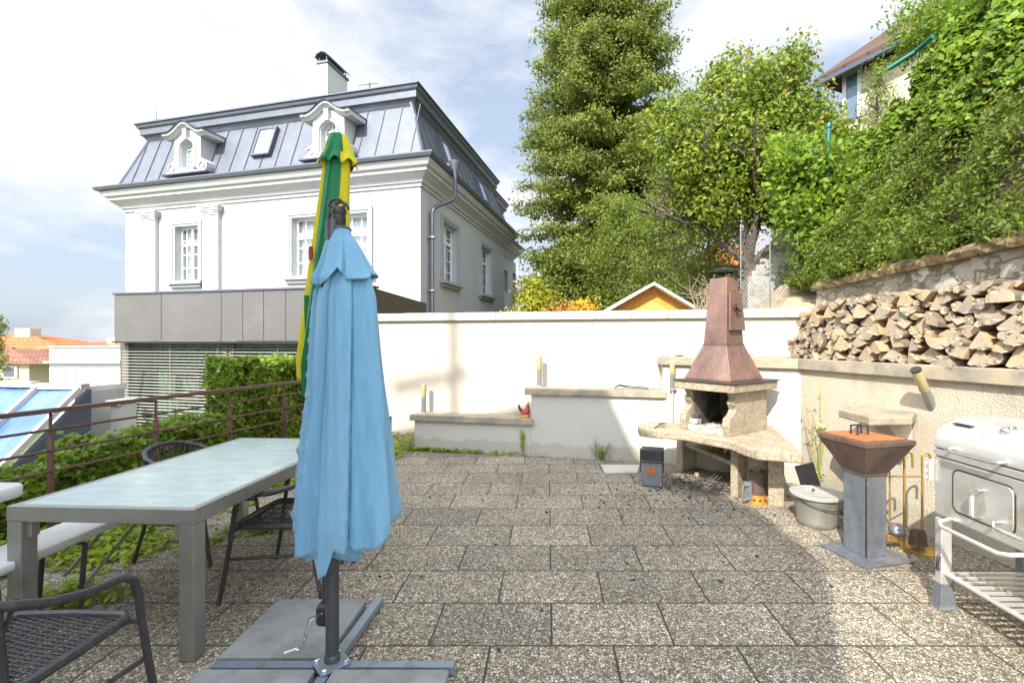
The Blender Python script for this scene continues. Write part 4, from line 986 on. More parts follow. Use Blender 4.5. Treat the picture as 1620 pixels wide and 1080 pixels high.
# crest bushes
for i, (px, py, Y, lab) in enumerate(((1475, 45, 8.2, 'feathery shrub at the top of the bank beside the roof'), (1535, 22, 7.4, 'shrub on the bank crest near the top edge of the photo'), (1590, 14, 6.7, 'shrub on the bank crest at the top right corner'))):
    c = P(px, py, Y); t_ = thing('shrub', (c.x, c.y, c.z-.8), lab, 'shrub', 'shrubs along the bank crest'); m = MB(); limb(m, (c.x, c.y, c.z-1.2), (c.x, c.y, c.z+.2), .03, .01); m.build('stem', m_trunk, t_)
    al = np.concatenate([np.array(c)+rng.normal(0, .28, 3)*[1.2, 1, .8]+rng.normal(0, .12, (40, 3)) for _ in range(60)]); leafmesh('leaves', al, .085, m_bankleaf, t_, aspect=.45)

# house on the hill
HY_ = 13.0
hh = thing('hill_house', P(1380, 140, HY_), 'cream house with brown tiled roof above the green bank', 'house')
e0 = P(1288, 127, 13.0); ridge = P(1409, 22, 14.5); e1 = P(1450, 52, 10.6)      # eave line runs towards the camera, up in the picture
zE = e0.z; ez = P(1445, 45, (zE-H)*F/(CY-45)); e1 = ez
rz_ = 2.3; dv = (e1-e0); dvn = V(dv.x, dv.y, 0).normalized(); pn = V(dvn.y, -dvn.x, 0)
if pn.x < 0: pn = -pn
m = MB(); q1 = e0+dvn*2.2+pn*2.4+V(0, 0, 2.0); q2 = e1+pn*2.4+V(0, 0, 2.0)+dvn*2
E1 = e1+dvn*3
m.loft([[e0, E1, q2+dvn, q1], [p-V(0, 0, .10) for p in (e0, E1, q2+dvn, q1)]]); 
e0b = e0+pn*4.8; m.loft([[e0, q1, e0b], [p-V(0, 0, .10) for p in (e0, q1, e0b)]])
m.loft([[e0b, q1, q2+dvn, E1+pn*4.8], [p-V(0, 0, .10) for p in (e0b, q1, q2+dvn, E1+pn*4.8)]]); m.build('roof', m_tileb, hh)
wq = [e0+dvn*.5+pn*.45, E1+pn*.45, E1+pn*4.4, e0+dvn*.5+pn*4.4]
m = MB(); m.loft([[V(p.x, p.y, z) for p in wq] for z in (.9, zE-.12)]); m.build('wall', m_yhouse, hh)
m = MB(); m.bar(e0+V(0, 0, -.16)+pn*.02, E1+V(0, 0, -.16)+pn*.02, .12, .10); m.build('gutter', m_zincd, hh)
fh = Fr((wq[0].x, wq[0].y), (dvn.x, dvn.y)); 
if fh.n.x > 0: fh.n = -fh.n
uw = sorted((fh.u(1340), fh.u(1358))); zz = fh.z(1348, 118); m = MB(); u0, u1 = uw
for a, b, c, d in ((u0-.1, u0, zz-1.2, zz), (u1, u1+.1, zz-1.2, zz), (u0-.1, u1+.1, zz, zz+.1)): fh.box(m, a, b, c, d, 0, .05)
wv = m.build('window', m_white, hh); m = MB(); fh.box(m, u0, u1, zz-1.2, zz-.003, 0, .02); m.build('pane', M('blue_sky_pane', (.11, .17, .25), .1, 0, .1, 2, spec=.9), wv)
# fence posts & chain link
ps = tag(MB().tube([P(1305, 425, 8.35), P(1311, 200, 8.35)], .036, 10).lathe(P(1311, 200, 8.35), [(.05, -.03), (.055, .0), (.04, .05), (.001, .06)], 10).build('fence_post', m_teal, org=P(1305, 425, 8.0), smooth=True), 'upright teal fence post emerging from the vines', 'fence post')
tag(MB().tube([P(1404, 110, 6.8), P(1448, 82, 6.6), P(1476, 58, 6.3)], .03, 10).build('fence_rail', m_teal, org=P(1404, 110, 6.8), smooth=True), 'slanted teal pipe lying in the vines near the bank top', 'pipe')
fn = thing('chain_link_fence', P(1215, 490, 7.6), 'grey chain link fence behind the hood chimney', 'fence')
fa, fb = P(1172, 490, 7.9), P(1262, 452, 8.3); fz0, fz1 = 1.7, 3.35; dv = (fb-fa); ln = math.hypot(dv.x, dv.y); ux = V(dv.x/ln, dv.y/ln, 0); m = MB(); hgt = fz1-fz0; st = .075
def seg2(a, b): m.bar(V(fa.x, fa.y, 0)+ux*a[0]+V(0, 0, a[1]), V(fa.x, fa.y, 0)+ux*b[0]+V(0, 0, b[1]), .0035, .0035)
k = -hgt
while k < ln:
    a0 = max(0, k); a1 = min(ln, k+hgt)
    if a1 > a0: seg2((a0, fz0+a0-k), (a1, fz0+a1-k)); seg2((a0, fz1-(a0-k)), (a1, fz1-(a1-k)))
    k += st
m.build('wire_mesh', m_wire, fn)
for k in (0, .5, 1): c = V(fa.x, fa.y, 0)+ux*ln*k; MB().tube([c+V(0, 0, fz0-.4), c+V(0, 0, fz1+.03)], .012, 8).build('post', m_wire, fn)
# grey stone steps behind the fence
stp = thing('stone_steps', P(1230, 450, 10), 'grey weathered stone block steps rising behind the fence', 'steps'); m = MB()
for k in range(9):
    c = P(1222+k*6, 447-k*9.5, 9.8+.18*k); m.box(c+V(.1, .35, -.35), (1.0, 1.0, .95-.0*k), rz=-.25)
m.build('step_blocks', m_gstone, stp, bevel=.02)
# small orange roofed house seen through the tree fork
oh = thing('background_house', P(1165, 400, 22), 'small house with orange roof seen through the tree fork', 'house')
c = P(1160, 420, 22); m = MB(); m.bx(c.x-1.6, c.x+1.3, 22, 25, 0, 4.9); m.build('wall', m_cream, oh)
m = MB(); m.loft([[V(c.x-1.8, 21.8, 4.9), V(c.x+1.5, 21.8, 4.9), V(c.x+1.5, 25, 4.9), V(c.x-1.8, 25, 4.9)], [V(c.x-.2, 23, 6.4), V(c.x, 23, 6.4), V(c.x, 24, 6.4), V(c.x-.2, 24, 6.4)]]); m.build('roof', m_tileo, oh)
# shed
sh = thing('garden_shed', (leftx(1030, 11.5), 11.5, 0), 'orange particle board shed gable with white trim behind the wall', 'shed')
a, b, c = P(954, 492, 11.5), P(1031, 448, 11.5), P(1106, 492, 11.5); a2 = V(a.x+.1, 11.5, -1); c2 = V(c.x-.1, 11.5, -1)
m = MB(); m.extr([a+V(.12, 0, 0), b-V(0, 0, .05), c-V(.12, 0, 0), c2, a2], (0, 2.4, 0)); m.build('gable_wall', m_osb, sh)
m = MB(); m.loft([[p+o for p in (a, b, c)]+[p+o-V(0, 0, .07) for p in (c, b, a)] for o in (V(0, -.28, 0), V(0, 2.7, 0))]); m.build('roof', m_white, sh)
m = MB(); pk = b-V(0, .002, .42); m.extr([pk, pk+V(.75, 0, -.42), pk+V(-.75, 0, -.42)], (0, -.02, 0)); m.build('gable_panel', M('pale_particle_board', (.70, .42, .09), .7, 0, .2, 30), sh)

# dead twigs near shed
tw_ = thing('bare_shrub', P(1125, 495, 9), 'tangle of bare dry twigs beside the hood chimney', 'shrub'); m = MB()
for i in range(46):
    a = P(random.uniform(1100, 1140), 498, 8.6+random.random()*.6); m.tube([a, a+V(random.uniform(-.25, .3), 0, random.uniform(.25, .5)), a+V(random.uniform(-.6, .6), random.uniform(-.2, .2), random.uniform(.3, .8))], [.012, .008, .003], 4)
m.build('twigs', M('dry_twig', (.30, .24, .16), .9), tw_)

# ---------------------------------------------------------------- left background
def housebox(mb, x0, x1, y0, y1, z0, z1): mb.bx(x0, x1, y0, y1, z0, z1)
wh = thing('white_house', P(130, 610, 26), 'flat roofed white house beyond the solar panes', 'house')
a = P(78, 549, 26); b = P(196, 549, 26); m = MB(); m.bx(a.x, b.x, 26, 33, -4.2, a.z); m.build('wall', m_whouse, wh)
m = MB(); zc = P(0, 571, 26).z; m.bx(a.x-.12, b.x, 25.75, 25.99, zc-.12, zc); m.bx(a.x-.05, b.x+.05, 25.9, 33.1, a.z, a.z+.06); m.build('ledge', m_vgrey, wh)
for px in (99, 115, 132):
    c = P(px, 600, 26); z1 = P(0, 586, 26).z; m = MB(); m.bx(c.x-.16, c.x+.16, 25.97, 25.99, c.z-.6, z1); m.build('window', m_vgrey, wh)
ch_ = thing('cream_house', P(40, 600, 42), 'cream house with bright orange hipped roof, the farther of the pair', 'house')
ax_, bx2 = leftx(-60, 42), leftx(80, 42); zw = P(0, 553, 42).z; m = MB(); m.bx(ax_, bx2-1.5, 42, 48.5, -4.2, zw); m.build('wall', m_cream, ch_)
rt = P(40, 525, 44).z
m = MB(); m.loft([[V(ax_-.5, 41.5, zw), V(leftx(104, 41.5), 41.5, zw), V(leftx(100, 41.5)-.3, 49, zw), V(ax_-.5, 49, zw)], [V(leftx(25, 45), 45, rt), V(leftx(44, 45), 45, rt), V(leftx(44, 47), 47, rt), V(leftx(25, 47), 47, rt)]]); m.build('roof', m_tileo, ch_)
m = MB(); c = P(35, 528, 44); m.bx(c.x-.7, c.x+.7, 44, 45, c.z-1, c.z+.5); m.build('chimney', m_yhouse, ch_)
for px, py in ((66, 562), (66, 600)):
    c = P(px, py, 41.98); w2 = MB().bx(c.x-.4, c.x+.4, 41.9, 41.99, c.z-.7, c.z+.7).build('window', m_white, ch_); MB().bx(c.x-.28, c.x+.28, 41.87, 41.89, c.z-.58, c.z+.58).build('pane', m_slate, w2)
cl_ = thing('cream_house', P(20, 600, 33), 'cream house with dark red roof, the nearer of the pair', 'house')
m = MB(); xa, xb = leftx(-80, 33), leftx(46, 33); zw = P(0, 575, 33).z; m.bx(xa, xb, 33, 40, -4.2, zw); m.build('wall', m_cream, cl_)
m = MB(); zr = P(0, 550, 35).z; m.loft([[V(xa-.5, 32.6, zw), V(leftx(58, 32.6), 32.6, zw), V(xb+1, 41, zw), V(xa-.5, 41, zw)], [V(xa, 36, zr), V(leftx(18, 36), 36, zr), V(leftx(18, 37), 37, zr), V(xa, 37, zr)]]); m.build('roof', m_tilec, cl_)
c = P(16, 588, 32.98); w2 = MB().bx(c.x-.55, c.x+.55, 32.9, 32.99, c.z-.42, c.z+.42).build('window', m_white, cl_); MB().bx(c.x-.35, c.x+.35, 32.87, 32.89, c.z-.32, c.z+.32).build('pane', m_slate, w2)
oc = thing('orange_roof_house', P(155, 545, 60), 'distant house with orange roof and chimneys beside the fascia', 'house')
c = P(155, 548, 60); m = MB(); m.bx(c.x-3, c.x+5, 60, 66, -4.2, c.z-.2); m.build('wall', m_cream, oc)
m = MB(); m.loft([[V(c.x-3.5, 59.5, c.z-.2), V(c.x+5, 59.5, c.z-.2), V(c.x+5, 66, c.z-.2), V(c.x-3.5, 66, c.z-.2)], [V(c.x-1.5, 62, c.z+.7), V(c.x+5, 62, c.z+.7), V(c.x+5, 63, c.z+.7), V(c.x-1.5, 63, c.z+.7)]]); m.build('roof', m_tileo, oc)
m = MB(); m.bx(c.x+.2, c.x+1.2, 61, 62, c.z, c.z+1.1); m.build('chimney', m_yhouse, oc); m = MB(); m.bx(c.x+1.8, c.x+2.6, 61, 62, c.z, c.z+1.2); m.build('chimney', m_cream, oc)
far = [(5, 536, 50, 2.4, 'rounded green treetop at the left edge above the orange roof'), (62, 541, 75, 2.8, 'distant green tree just right of the orange roof ridge'), (82, 544, 80, 3.2, 'distant green tree left of the white house roofline middle'), (102, 546, 82, 3.4, 'broad distant tree above the middle of the white house'), (124, 547, 80, 3.0, 'yellowish distant tree above the right half of the white house'), (138, 549, 85, 2.6, 'small distant tree beside the distant orange roof')]
for px, py, Y, r_, lab in far:
    c = P(px, py, Y); t_ = thing('distant_tree', (c.x, Y, -4.2), lab, 'tree', 'trees beyond the rooftops'); m = MB(); limb(m, (c.x, Y, -4.3), (c.x, Y, c.z-.3), .3, .05); m.build('trunk', m_trunk, t_)
    al = np.concatenate([np.array([c.x, Y, c.z-r_*.9])+(lambda d: d/np.linalg.norm(d))(rng.normal(size=3))*rng.uniform(.5, 1)*r_+rng.normal(0, r_*.13, (30, 3)) for _ in range(90)]); leafmesh('crown', al, r_*.16, m_dec if px > 110 else m_bankleaf, t_)
pt_ = thing('pine_tree', P(-14, 560, 9), 'dark pine twigs poking in at the left edge', 'tree'); m = MB(); x0 = P(-40, 560, 9); limb(m, (x0.x, 9, -4), (x0.x, 9, 3), .08, .03); al = []
for k in range(22):
    z = P(0, 500+k*6, 9).z; e = P(random.uniform(-8, 12), 500+k*6, 9+random.uniform(-.3, .3)); s0 = V(x0.x, 9, z+.1); m.tube([s0, e], [.02, .006], 4)
    for q in np.linspace(.45, 1, 7): al.append(np.array(s0*(1-q)+e*q)+rng.normal(0, .045, (20, 3)))
m.build('trunk', m_trunk, pt_); leafmesh('crown', np.concatenate(al), .08, m_con, pt_, aspect=.2)

# sloping glazed roof with blue panes
gl = thing('glazed_lean_to', (-8.3, 7.4, -4.2), 'sloping lean-to roof of blue panes in pale wooden frames', 'lean-to')
T0 = P(131, 613, 8.0); B0 = P(0, 745, 6.95); sd = V(-1, .10, 0).normalized(); nrm = (B0-T0).cross(sd).normalized(); 
if nrm.z < 0: nrm = -nrm
dnv = (B0-T0); pit = .80
for k in range(4):
    o_ = T0+sd*pit*k; m = MB(); m.bar(o_+nrm*.03, o_+dnv*1.35+nrm*.03, .07, .08); m.build('rafter', m_white, gl)
    if k < 3:
        a = o_+sd*.035; b = o_+sd*(pit-.035); g_ = []
        for i in range(13):
            rr = []
            for j in range(7):
                p = a+(b-a)*(j/6)+dnv*1.35*i/12+nrm*(.012*math.sin(i*2.1+j*1.3+k)); rr.append(p)
            g_.append(rr)
        MB().loft(g_, cap=False, closed=False).build('pane', m_bglass, gl, smooth=True)
m = MB(); m.bar(T0-sd*.05+V(0, 0, .02), T0+sd*pit*1.1+V(0, 0, .02), .14, .09); m.bar(T0+sd*pit*1.1+V(0, 0, .05), T0+sd*pit*3+V(0, 0, .05), .14, .09); m.build('top_beam', m_copew, gl)
m = MB(); q = [T0-nrm*.04, T0+dnv*1.35-nrm*.04, V((T0+dnv*1.35).x, (T0+dnv*1.35).y, -4.2), V(T0.x, T0.y, -4.2)]; m.extr([p-sd*.04 for p in q], (.03, .05, 0)); m.build('side_wall', m_slate, gl)
ww = thing('party_wall', (-7.2, 8.4, -4.2), 'grey panel wall between the lean-to and the garden room', 'wall')
m = MB(); a = P(118, 618, 8.3); b = P(186, 616, 9.0); m.loft([[V(a.x, a.y, z), V(b.x, b.y, z), V(b.x, b.y+.15, z), V(a.x, a.y+.15, z)] for z in (-4.2, P(0, 619, 8.5).z)]); m.build('wall', m_gwall, ww)
m = MB(); m.loft([[V(a.x-.05, a.y-.05, z), V(b.x, b.y-.05, z), V(b.x, b.y+.2, z), V(a.x, a.y+.2, z)] for z in (P(0, 619, 8.5).z, P(0, 611, 8.5).z)]); m.build('coping', m_white, ww)
pw = tag(MB().bx(P(175, 0, 8.6).x, P(193, 0, 8.6).x, 8.6, 8.9, -4.2, P(0, 640, 8.6).z).bx(P(171, 0, 8.6).x, P(194, 0, 8.6).x, 8.55, 8.95, P(0, 640, 8.6).z, P(0, 633, 8.6).z).build('wall_pillar', m_white, org=(P(184, 0, 8.6).x, 8.7, -4.2)), 'short white pillar under the blinds beside the ivy', 'pillar')

# ---------------------------------------------------------------- chairs
def make_chair(loc, rz, label):
    r = thing('wicker_chair', loc, label, 'chair', 'black wicker armchairs around the glass table', rz)
    B = lambda mb, n, m, sm=True, p=r: mb.build(n, m, p, smooth=sm, local=True)
    arc = [(-.275, .19, .52), (-.272, .175, .585), (-.268, .13, .615), (-.26, .0, .628), (-.25, -.12, .66), (-.225, -.215, .70), (-.16, -.275, .73), (-.08, -.30, .742), (0, -.306, .745)]
    full = arc+[(-x, y, z) for x, y, z in arc[-2::-1]]
    B(MB().tube(full, .0155, 10), 'armrest_frame', m_wick)
    for sx in (-1, 1):
        B(MB().tube([(sx*.275, .19, .52), (sx*.277, .205, .40), (sx*.283, .235, .2), (sx*.29, .27, .008)], .0135, 8), 'leg', m_ctube)
        B(MB().tube([(sx*.215, -.235, .70), (sx*.20, -.20, .43), (sx*.215, -.235, .22), (sx*.235, -.285, .008)], .0125, 8), 'leg', m_ctube)
        B(MB().tube([(sx*.28, .225, .26), (sx*.215, -.225, .26)], .009, 6), 'brace', m_ctube)
        B(MB().tube([(sx*.277, .20, .415), (sx*.215, .20, .415)], .010, 6), 'seat_bracket', m_ctube)
    rim = []
    for x, y in ((-.20, .215), (0, .225), (.20, .215), (.225, .19), (.225, 0), (.20, -.19), (.17, -.205), (0, -.215), (-.17, -.205), (-.20, -.19), (-.225, 0), (-.225, .19)): rim.append((x, y, .425-(.012 if y < -.1 else 0)))
    B(MB().tube(rim, .019, 8, closed=True), 'seat_rim', m_wick)
    w_ = MB(); n = 44
    zf = lambda x, y: .428-.014*math.exp(-((x/.16)**2+(y/.16)**2))
    for i in range(n):
        y = -.195+.40*i/(n-1); hw = .222-(.022 if y < -.1 else 0)
        off = .0035 if i % 2 else -.0035
        pts = [(-hw+2*hw*k/12, y, zf(-hw+2*hw*k/12, y)+(off if k % 2 else -off)) for k in range(13)]
        for a, b in zip(pts, pts[1:]): w_.bar(a, b, .0062, .003)
    for i in range(17):
        x = -.205+.41*i/16
        pts = [(x, -.195+.40*k/8, zf(x, -.195+.40*k/8)) for k in range(9)]
        for a, b in zip(pts, pts[1:]): w_.bar(a, b, .006, .003)
    B(w_, 'seat_weave', m_wick, False)
    bk = MB()
    for i in range(15):
        a = -1.05+2.1*i/14; xt, yt = .245*math.sin(a), -.05-.255*math.cos(a); zt_ = .742-.05*abs(math.sin(a))**2
        bk.tube([(xt*.80, -.205, .43), (xt*.93, (yt-.205)/2-.03, .57), (xt, yt, zt_)], .006, 5)
    for z, s in ((.58, .95), (.62, .97)):
        bk.tube([(.235*s*math.sin(a), -.06-.235*math.cos(a), z) for a in np.linspace(-1.05, 1.05, 12)], .005, 5)
    B(bk, 'backrest', m_wick)
    return r
make_chair((-1.85, 1.66, 0), R(0), 'black wicker armchair cut off at the bottom left, facing the near table end')
make_chair((-1.585, 3.0, 0), R(90), 'black wicker armchair pushed under the table beside the blue umbrella')
make_chair((-2.50, 3.47, 0), R(-90), 'black wicker armchair on the railing side behind the glass table')

# ---------------------------------------------------------------- glass table
tt = thing('garden_table', (-2.03, 3.02, 0), 'long rectangular garden table with frosted glass top and brushed aluminium frame', 'table')
o = V(-1.645, 2.235, 0); dy = V(.085, 1.60, 0).normalized(); dx = V(dy.y, -dy.x, 0); Lt, Wt = 1.61, .93; zt_ = .712
def tp(a, b, z): p = o-dx*a+dy*b; return V(p.x, p.y, z)
def tbox(mb, a0, a1, b0, b1, z0, z1): mb.loft([[tp(a, b, z) for a, b in ((a0, b0), (a1, b0), (a1, b1), (a0, b1))] for z in (z0, z1)]); return mb
fw = .035
for q in ((0, Wt, 0, fw), (0, Wt, Lt-fw, Lt), (0, fw, fw+.001, Lt-fw-.001), (Wt-fw, Wt, fw+.001, Lt-fw-.001)): tbox(MB(), *q, .640, zt_).build('table_frame', m_alu, tt, bevel=.003)
tbox(MB(), fw, Wt-fw, fw, Lt-fw, zt_-.009, zt_-.001).build('glass_top', m_ttop, tt)
for a in (0, Wt-.075):
    for b in (0, Lt-.075):
        l = tbox(MB(), a+.001, a+.074, b+.001, b+.074, .003, .639).build('leg', m_alu, tt, bevel=.004)
        tbox(MB(), a+.075 if a == 0 else a-.03, a+.11 if a == 0 else a, b+.02, b+.055, .56, .639).build('corner_bracket', m_alu, l)
# ---------------------------------------------------------------- white folding bench and table
bn = thing('folding_bench', (-2.66, 2.2, 0), 'white plastic folding bench with rounded end left of the glass table', 'bench')
def rr(x0, x1, y0, y1, r_, n=6):
    out = []
    for cx, cy, a0 in ((x1-r_, y1-r_, 0), (x0+r_, y1-r_, 90), (x0+r_, y0+r_, 180), (x1-r_, y0+r_, 270)):
        for i in range(n+1): a = R(a0+90*i/n); out.append(V(cx+r_*math.cos(a), cy+r_*math.sin(a), 0))
    return out
def slab(mb, poly, z0, z1, e=.008): mb.loft([[V(p.x, p.y, z) for p in (offs(poly, a) if a else poly)] for a, z in ((-e, z0), (0, z0+e), (0, z1-e), (-e, z1))]); return mb
slab(MB(), rr(-2.80, -2.53, 1.3, 3.15, .05), .405, .45).build('seat', m_plast, bn, smooth=True, sharp=60)
for yb in (1.5, 2.62):
    u = MB(); u.tube([(-2.78, yb, .015), (-2.78, yb+.03, .38), (-2.55, yb+.03, .38), (-2.55, yb, .015)], .013, 8); u.tube([(-2.80, yb, .015), (-2.53, yb, .015)], .013, 8); l = u.build('leg_frame', m_ctube, bn, smooth=True)
    MB().tube([(-2.665, yb+.03, .2), (-2.665, yb+.32, .40)], .009, 6).build('brace', m_alu, bn, smooth=True)
MB().tube([(-2.54, 2.63, .15), (-2.56, 3.05, .40)], .009, 6).build('brace', m_alu, bn, smooth=True)
ft = thing('folding_table', (-3.1, 2.1, 0), 'white plastic folding table with only its corner in the photo', 'table')
slab(MB(), rr(-3.40, -2.80, 1.0, 2.60, .06), .665, .735, .012).build('tabletop', m_plast, ft, smooth=True, sharp=60)
for yb in (1.2, 2.3):
    for x in (-3.3, -2.9): MB().tube([(x, yb, .01), (x, yb, .66)], .013, 8).build('leg', m_ctube, ft, smooth=True)
kn = thing('wooden_knob_post', (-2.06, 1.62, 0), 'round brown wooden knob edge showing beside the near wicker chair', 'knob_post')
kn.location = (-2.2, 1.72, 0)
# brown wooden knob on a metal post, just entering at the left edge
cK = G(4, 1022, .36)
MB().lathe((cK.x-.035, cK.y, .30), [(.004, 0), (.045, .006), (.07, .03), (.075, .06), (.06, .10), (.03, .118), (.004, .12)], 20, cap=False).build('knob', M('brown_wood', (.30, .15, .09), .45, 0, .2, 20), kn, smooth=True, sub=1)
MB().tube([(cK.x-.035, cK.y, 0), (cK.x-.035, cK.y, .302)], .02, 8).build('leg', m_ctube, kn)
kn['category'] = 'knob_post'
# grey slab on the ground behind the chair
tag(MB().loft([[V(*p, z) for p in ((-2.25, 3.95), (-1.65, 3.95), (-1.60, 4.45), (-2.2, 4.45))] for z in (.004, .05)]).build('concrete_slab', m_copew, org=(-1.9, 4.2, 0), bevel=.004), 'pale concrete slab lying on the pebbles beyond the mid wicker chair', 'slab')

# ---------------------------------------------------------------- umbrella stand slabs
UC = V(-.967, 2.15, 0)
def pslab(x0, x1, y0, y1, lab): tag(slab(MB(), rr(x0, x1, y0, y1, .012, 2), .012, .062, .004).build('concrete_slab', m_conc, org=((x0+x1)/2, (y0+y1)/2, 0)), lab, 'slab', 'concrete ballast slabs of the umbrella stand')
pslab(-1.50, -1.005, 2.185, 2.675, 'grey concrete slab at the rear left of the blue umbrella stand')
pslab(-1.52, -1.015, 1.60, 2.105, 'grey concrete slab at the near left of the blue umbrella stand')
pslab(-.935, -.43, 1.60, 2.105, 'grey concrete slab at the near right of the blue umbrella stand')
um = thing('cantilever_umbrella', UC, 'closed pale blue umbrella on a charcoal pole over concrete slabs', 'umbrella')
def ushape(a, b, nm='base_arm'):
    m = MB(); a, b = Vector(a), Vector(b); d = (b-a).normalized(); s = V(-d.y, d.x, 0)
    m.bar(a, b, .044, .004); 
    for k in (-1, 1): m.bar(a+s*(k*.021)-V(0, 0, .016), b+s*(k*.021)-V(0, 0, .016), .003, .031)
    return m.build(nm, m_base, um, bevel=.001)
zA = .052
ushape((UC.x-.53, UC.y, zA), (UC.x-.07, UC.y, zA)); ushape((UC.x+.07, UC.y, zA), (UC.x+.55, UC.y, zA)); ushape((UC.x, UC.y+.08, zA), (UC.x+.02, UC.y+.56, zA)); ushape((UC.x, UC.y-.08, zA), (UC.x, UC.y-.55, zA))
pl_ = MB().prism([(UC.x-.085, UC.y-.01), (UC.x-.01, UC.y-.085), (UC.x+.01, UC.y-.085), (UC.x+.085, UC.y-.01), (UC.x+.085, UC.y+.01), (UC.x+.01, UC.y+.085), (UC.x-.01, UC.y+.085), (UC.x-.085, UC.y+.01)], .056, .064).build('base_plate', m_base, um, bevel=.001)
for dx_, dy_ in ((.065, 0), (-.065, 0), (0, .065), (0, -.065)): MB().lathe((UC.x+dx_, UC.y+dy_, .064), [(.011, 0), (.011, .007), (.005, .011)], 8).build('bolt', m_chrome, pl_)
MB().lathe((UC.x, UC.y+.01, 0), [(.0285, .064), (.0285, 2.04)], 20).build('pole', m_pole, um, smooth=True)
MB().lathe((UC.x, UC.y+.01, .064), [(.034, 0), (.034, .02), (.029, .03)], 20).build('pole_collar', m_pole, um, smooth=True)
px0 = UC.x-.075; MB().lathe((px0, UC.y+.13, 0), [(.026, .22), (.026, 1.9)], 16).build('crank_post', m_pole, um, smooth=True)
m = MB(); m.bar((px0+.03, UC.y+.11, .70), (px0+.03, UC.y+.11, .24), .03, .02); m.build('crank_bracket', m_black, um)
cb = MB(); cb.box((px0+.012, UC.y+.09, .235), (.07, .09, .10)); cbx = cb.build('crank_housing', m_black, um, bevel=.02, smooth=True, seg=3)
MB().tube([(px0+.01, UC.y+.05, .25), (px0-.02, UC.y+.0, .25), (px0-.035, UC.y-.01, .19), (px0-.05, UC.y-.02, .135), (px0-.10, UC.y-.03, .12)], .008, 8).build('crank_handle', m_chrome, cbx, smooth=True)
MB().tube([(px0-.062, UC.y-.025, .133), (px0-.115, UC.y-.033, .118)], .011, 8).build('crank_grip', m_chrome, cbx, smooth=True)
m = MB(); m.bar((px0+.05, UC.y+.09, .34), (px0+.05, UC.y+.09, .56), .012, .012); m.build('warning_strip', m_redm, um)
# head
hd = MB(); m2 = MB()
hc = V(-.957, 2.19, 2.09)
MB().lathe((hc.x+.008, hc.y, 1.992), [(.046, 0), (.054, .006), (.054, .016), (.040, .026), (.030, .03)], 18).build('canopy_ring', m_pole, um, smooth=True)
MB().lathe((hc.x+.005, hc.y, 2.02), [(.030, 0), (.032, .03), (.030, .05), (.034, .055), (.034, .07), (.028, .085)], 16).build('hub', m_black, um, smooth=True)
for s_ in (-.022, .022):
    a_ = MB(); a_.tube([(hc.x+.005+.036*math.cos(a), hc.y+s_, 2.10+.036*math.sin(a)) for a in np.linspace(0, math.pi, 10)], .007, 6); a_.build('arm_bracket', m_black, um, smooth=True)
MB().tube([(hc.x-.02, hc.y, 2.115), (hc.x-.055, hc.y+.05, 2.06), (hc.x-.075, hc.y+.10, 1.88)], .014, 8).build('arm', m_black, um, smooth=True)
m = MB(); m.bar((hc.x-.035, hc.y+.04, 2.10), (hc.x-.062, hc.y+.05, 1.83), .022, .016)
m.build('ratchet_strip', M('perforated_strip', (.22, .21, .21), .5, .4, .6, 60, (.04, .04, .04), 60, .45, .5), um)

def canopy(name, parent, c, zs, rs, nf, amp, mats, hem=None, seed=0, thick=.003, na=320, tw=.5, cx=None, sq=1.0, panels=None, flat=.0, nz_=60, sharp_=True, hemf=.0):
    rg = random.Random(seed); ph = [rg.uniform(0, 6.28) for _ in range(8)]
    vs = []; z0, z1 = zs[0], zs[-1]; mb = MB()
    fold_off = [rg.uniform(-.25, .25) for _ in range(nf)]; fold_amp = [rg.uniform(.55, 1.25) for _ in range(nf)]
    for i in range(nz_+1):
        q = i/nz_; row = []
        for k in range(na):
            a = 2*math.pi*k/na
            zb = z1+(hem(a) if hem else 0)
            sh_ = (((a+tw*.6+.10*math.sin(3*a+ph[0]))/(2*math.pi)*nf) % nf); fh_ = sh_-int(sh_); zb += hemf*(.5-abs(fh_-.55))*2*(-1)+hemf*.6*fold_off[int(sh_) % nf]*4
            z = z0+(zb-z0)*q; R_ = float(np.interp(-z, [-x for x in zs], rs))
            A_ = amp(q)
            aa = a+tw*q*.6+.10*math.sin(3*a+ph[0])*q
            s_ = (aa/(2*math.pi)*nf) % nf; fi = int(s_) % nf; fr_ = s_-int(s_)+fold_off[fi]*.3*math.sin(math.pi*(s_-int(s_)))
            fr_ = min(1, max(0, fr_)); prof = (fr_/.91)**.62 if fr_ < .91 else ((1-fr_)/.09)      # panel laid over its neighbour: slow rise, sharp drop
            d = 1-A_*fold_amp[fi]*(1-prof)*(.78 if sharp_ else .6)-A_*.10*math.sin(fr_*math.pi*2+fi)*(fr_ < .91)
            d += .035*math.sin(11*a+ph[1]+q*5)*A_+.02*math.sin(23*a+ph[2]-q*7)*A_+.05*q*math.sin(2*a+ph[3])
            x = c.x+(cx(z) if cx else 0)+R_*d*math.cos(a); y = c.y+R_*sq*d*math.sin(a); row.append(V(x, y, z))
        vs.append(row)
    b = 0
    flatv = [p for r_ in vs for p in r_]; mb.v = [tuple(p) for p in flatv]
    for i in range(nz_):
        for k in range(na):
            mb.f.append([i*na+k, i*na+(k+1) % na, (i+1)*na+(k+1) % na, (i+1)*na+k]); mi = 0
            if panels: mi = panels(2*math.pi*(k+.5)/na, i/nz_)
            mb.m.append(mi)
    o_ = mb.build(name, mats, parent, smooth=True, sharp=180); s = o_.modifiers.new('solid', 'SOLIDIFY'); s.thickness = thick; return o_
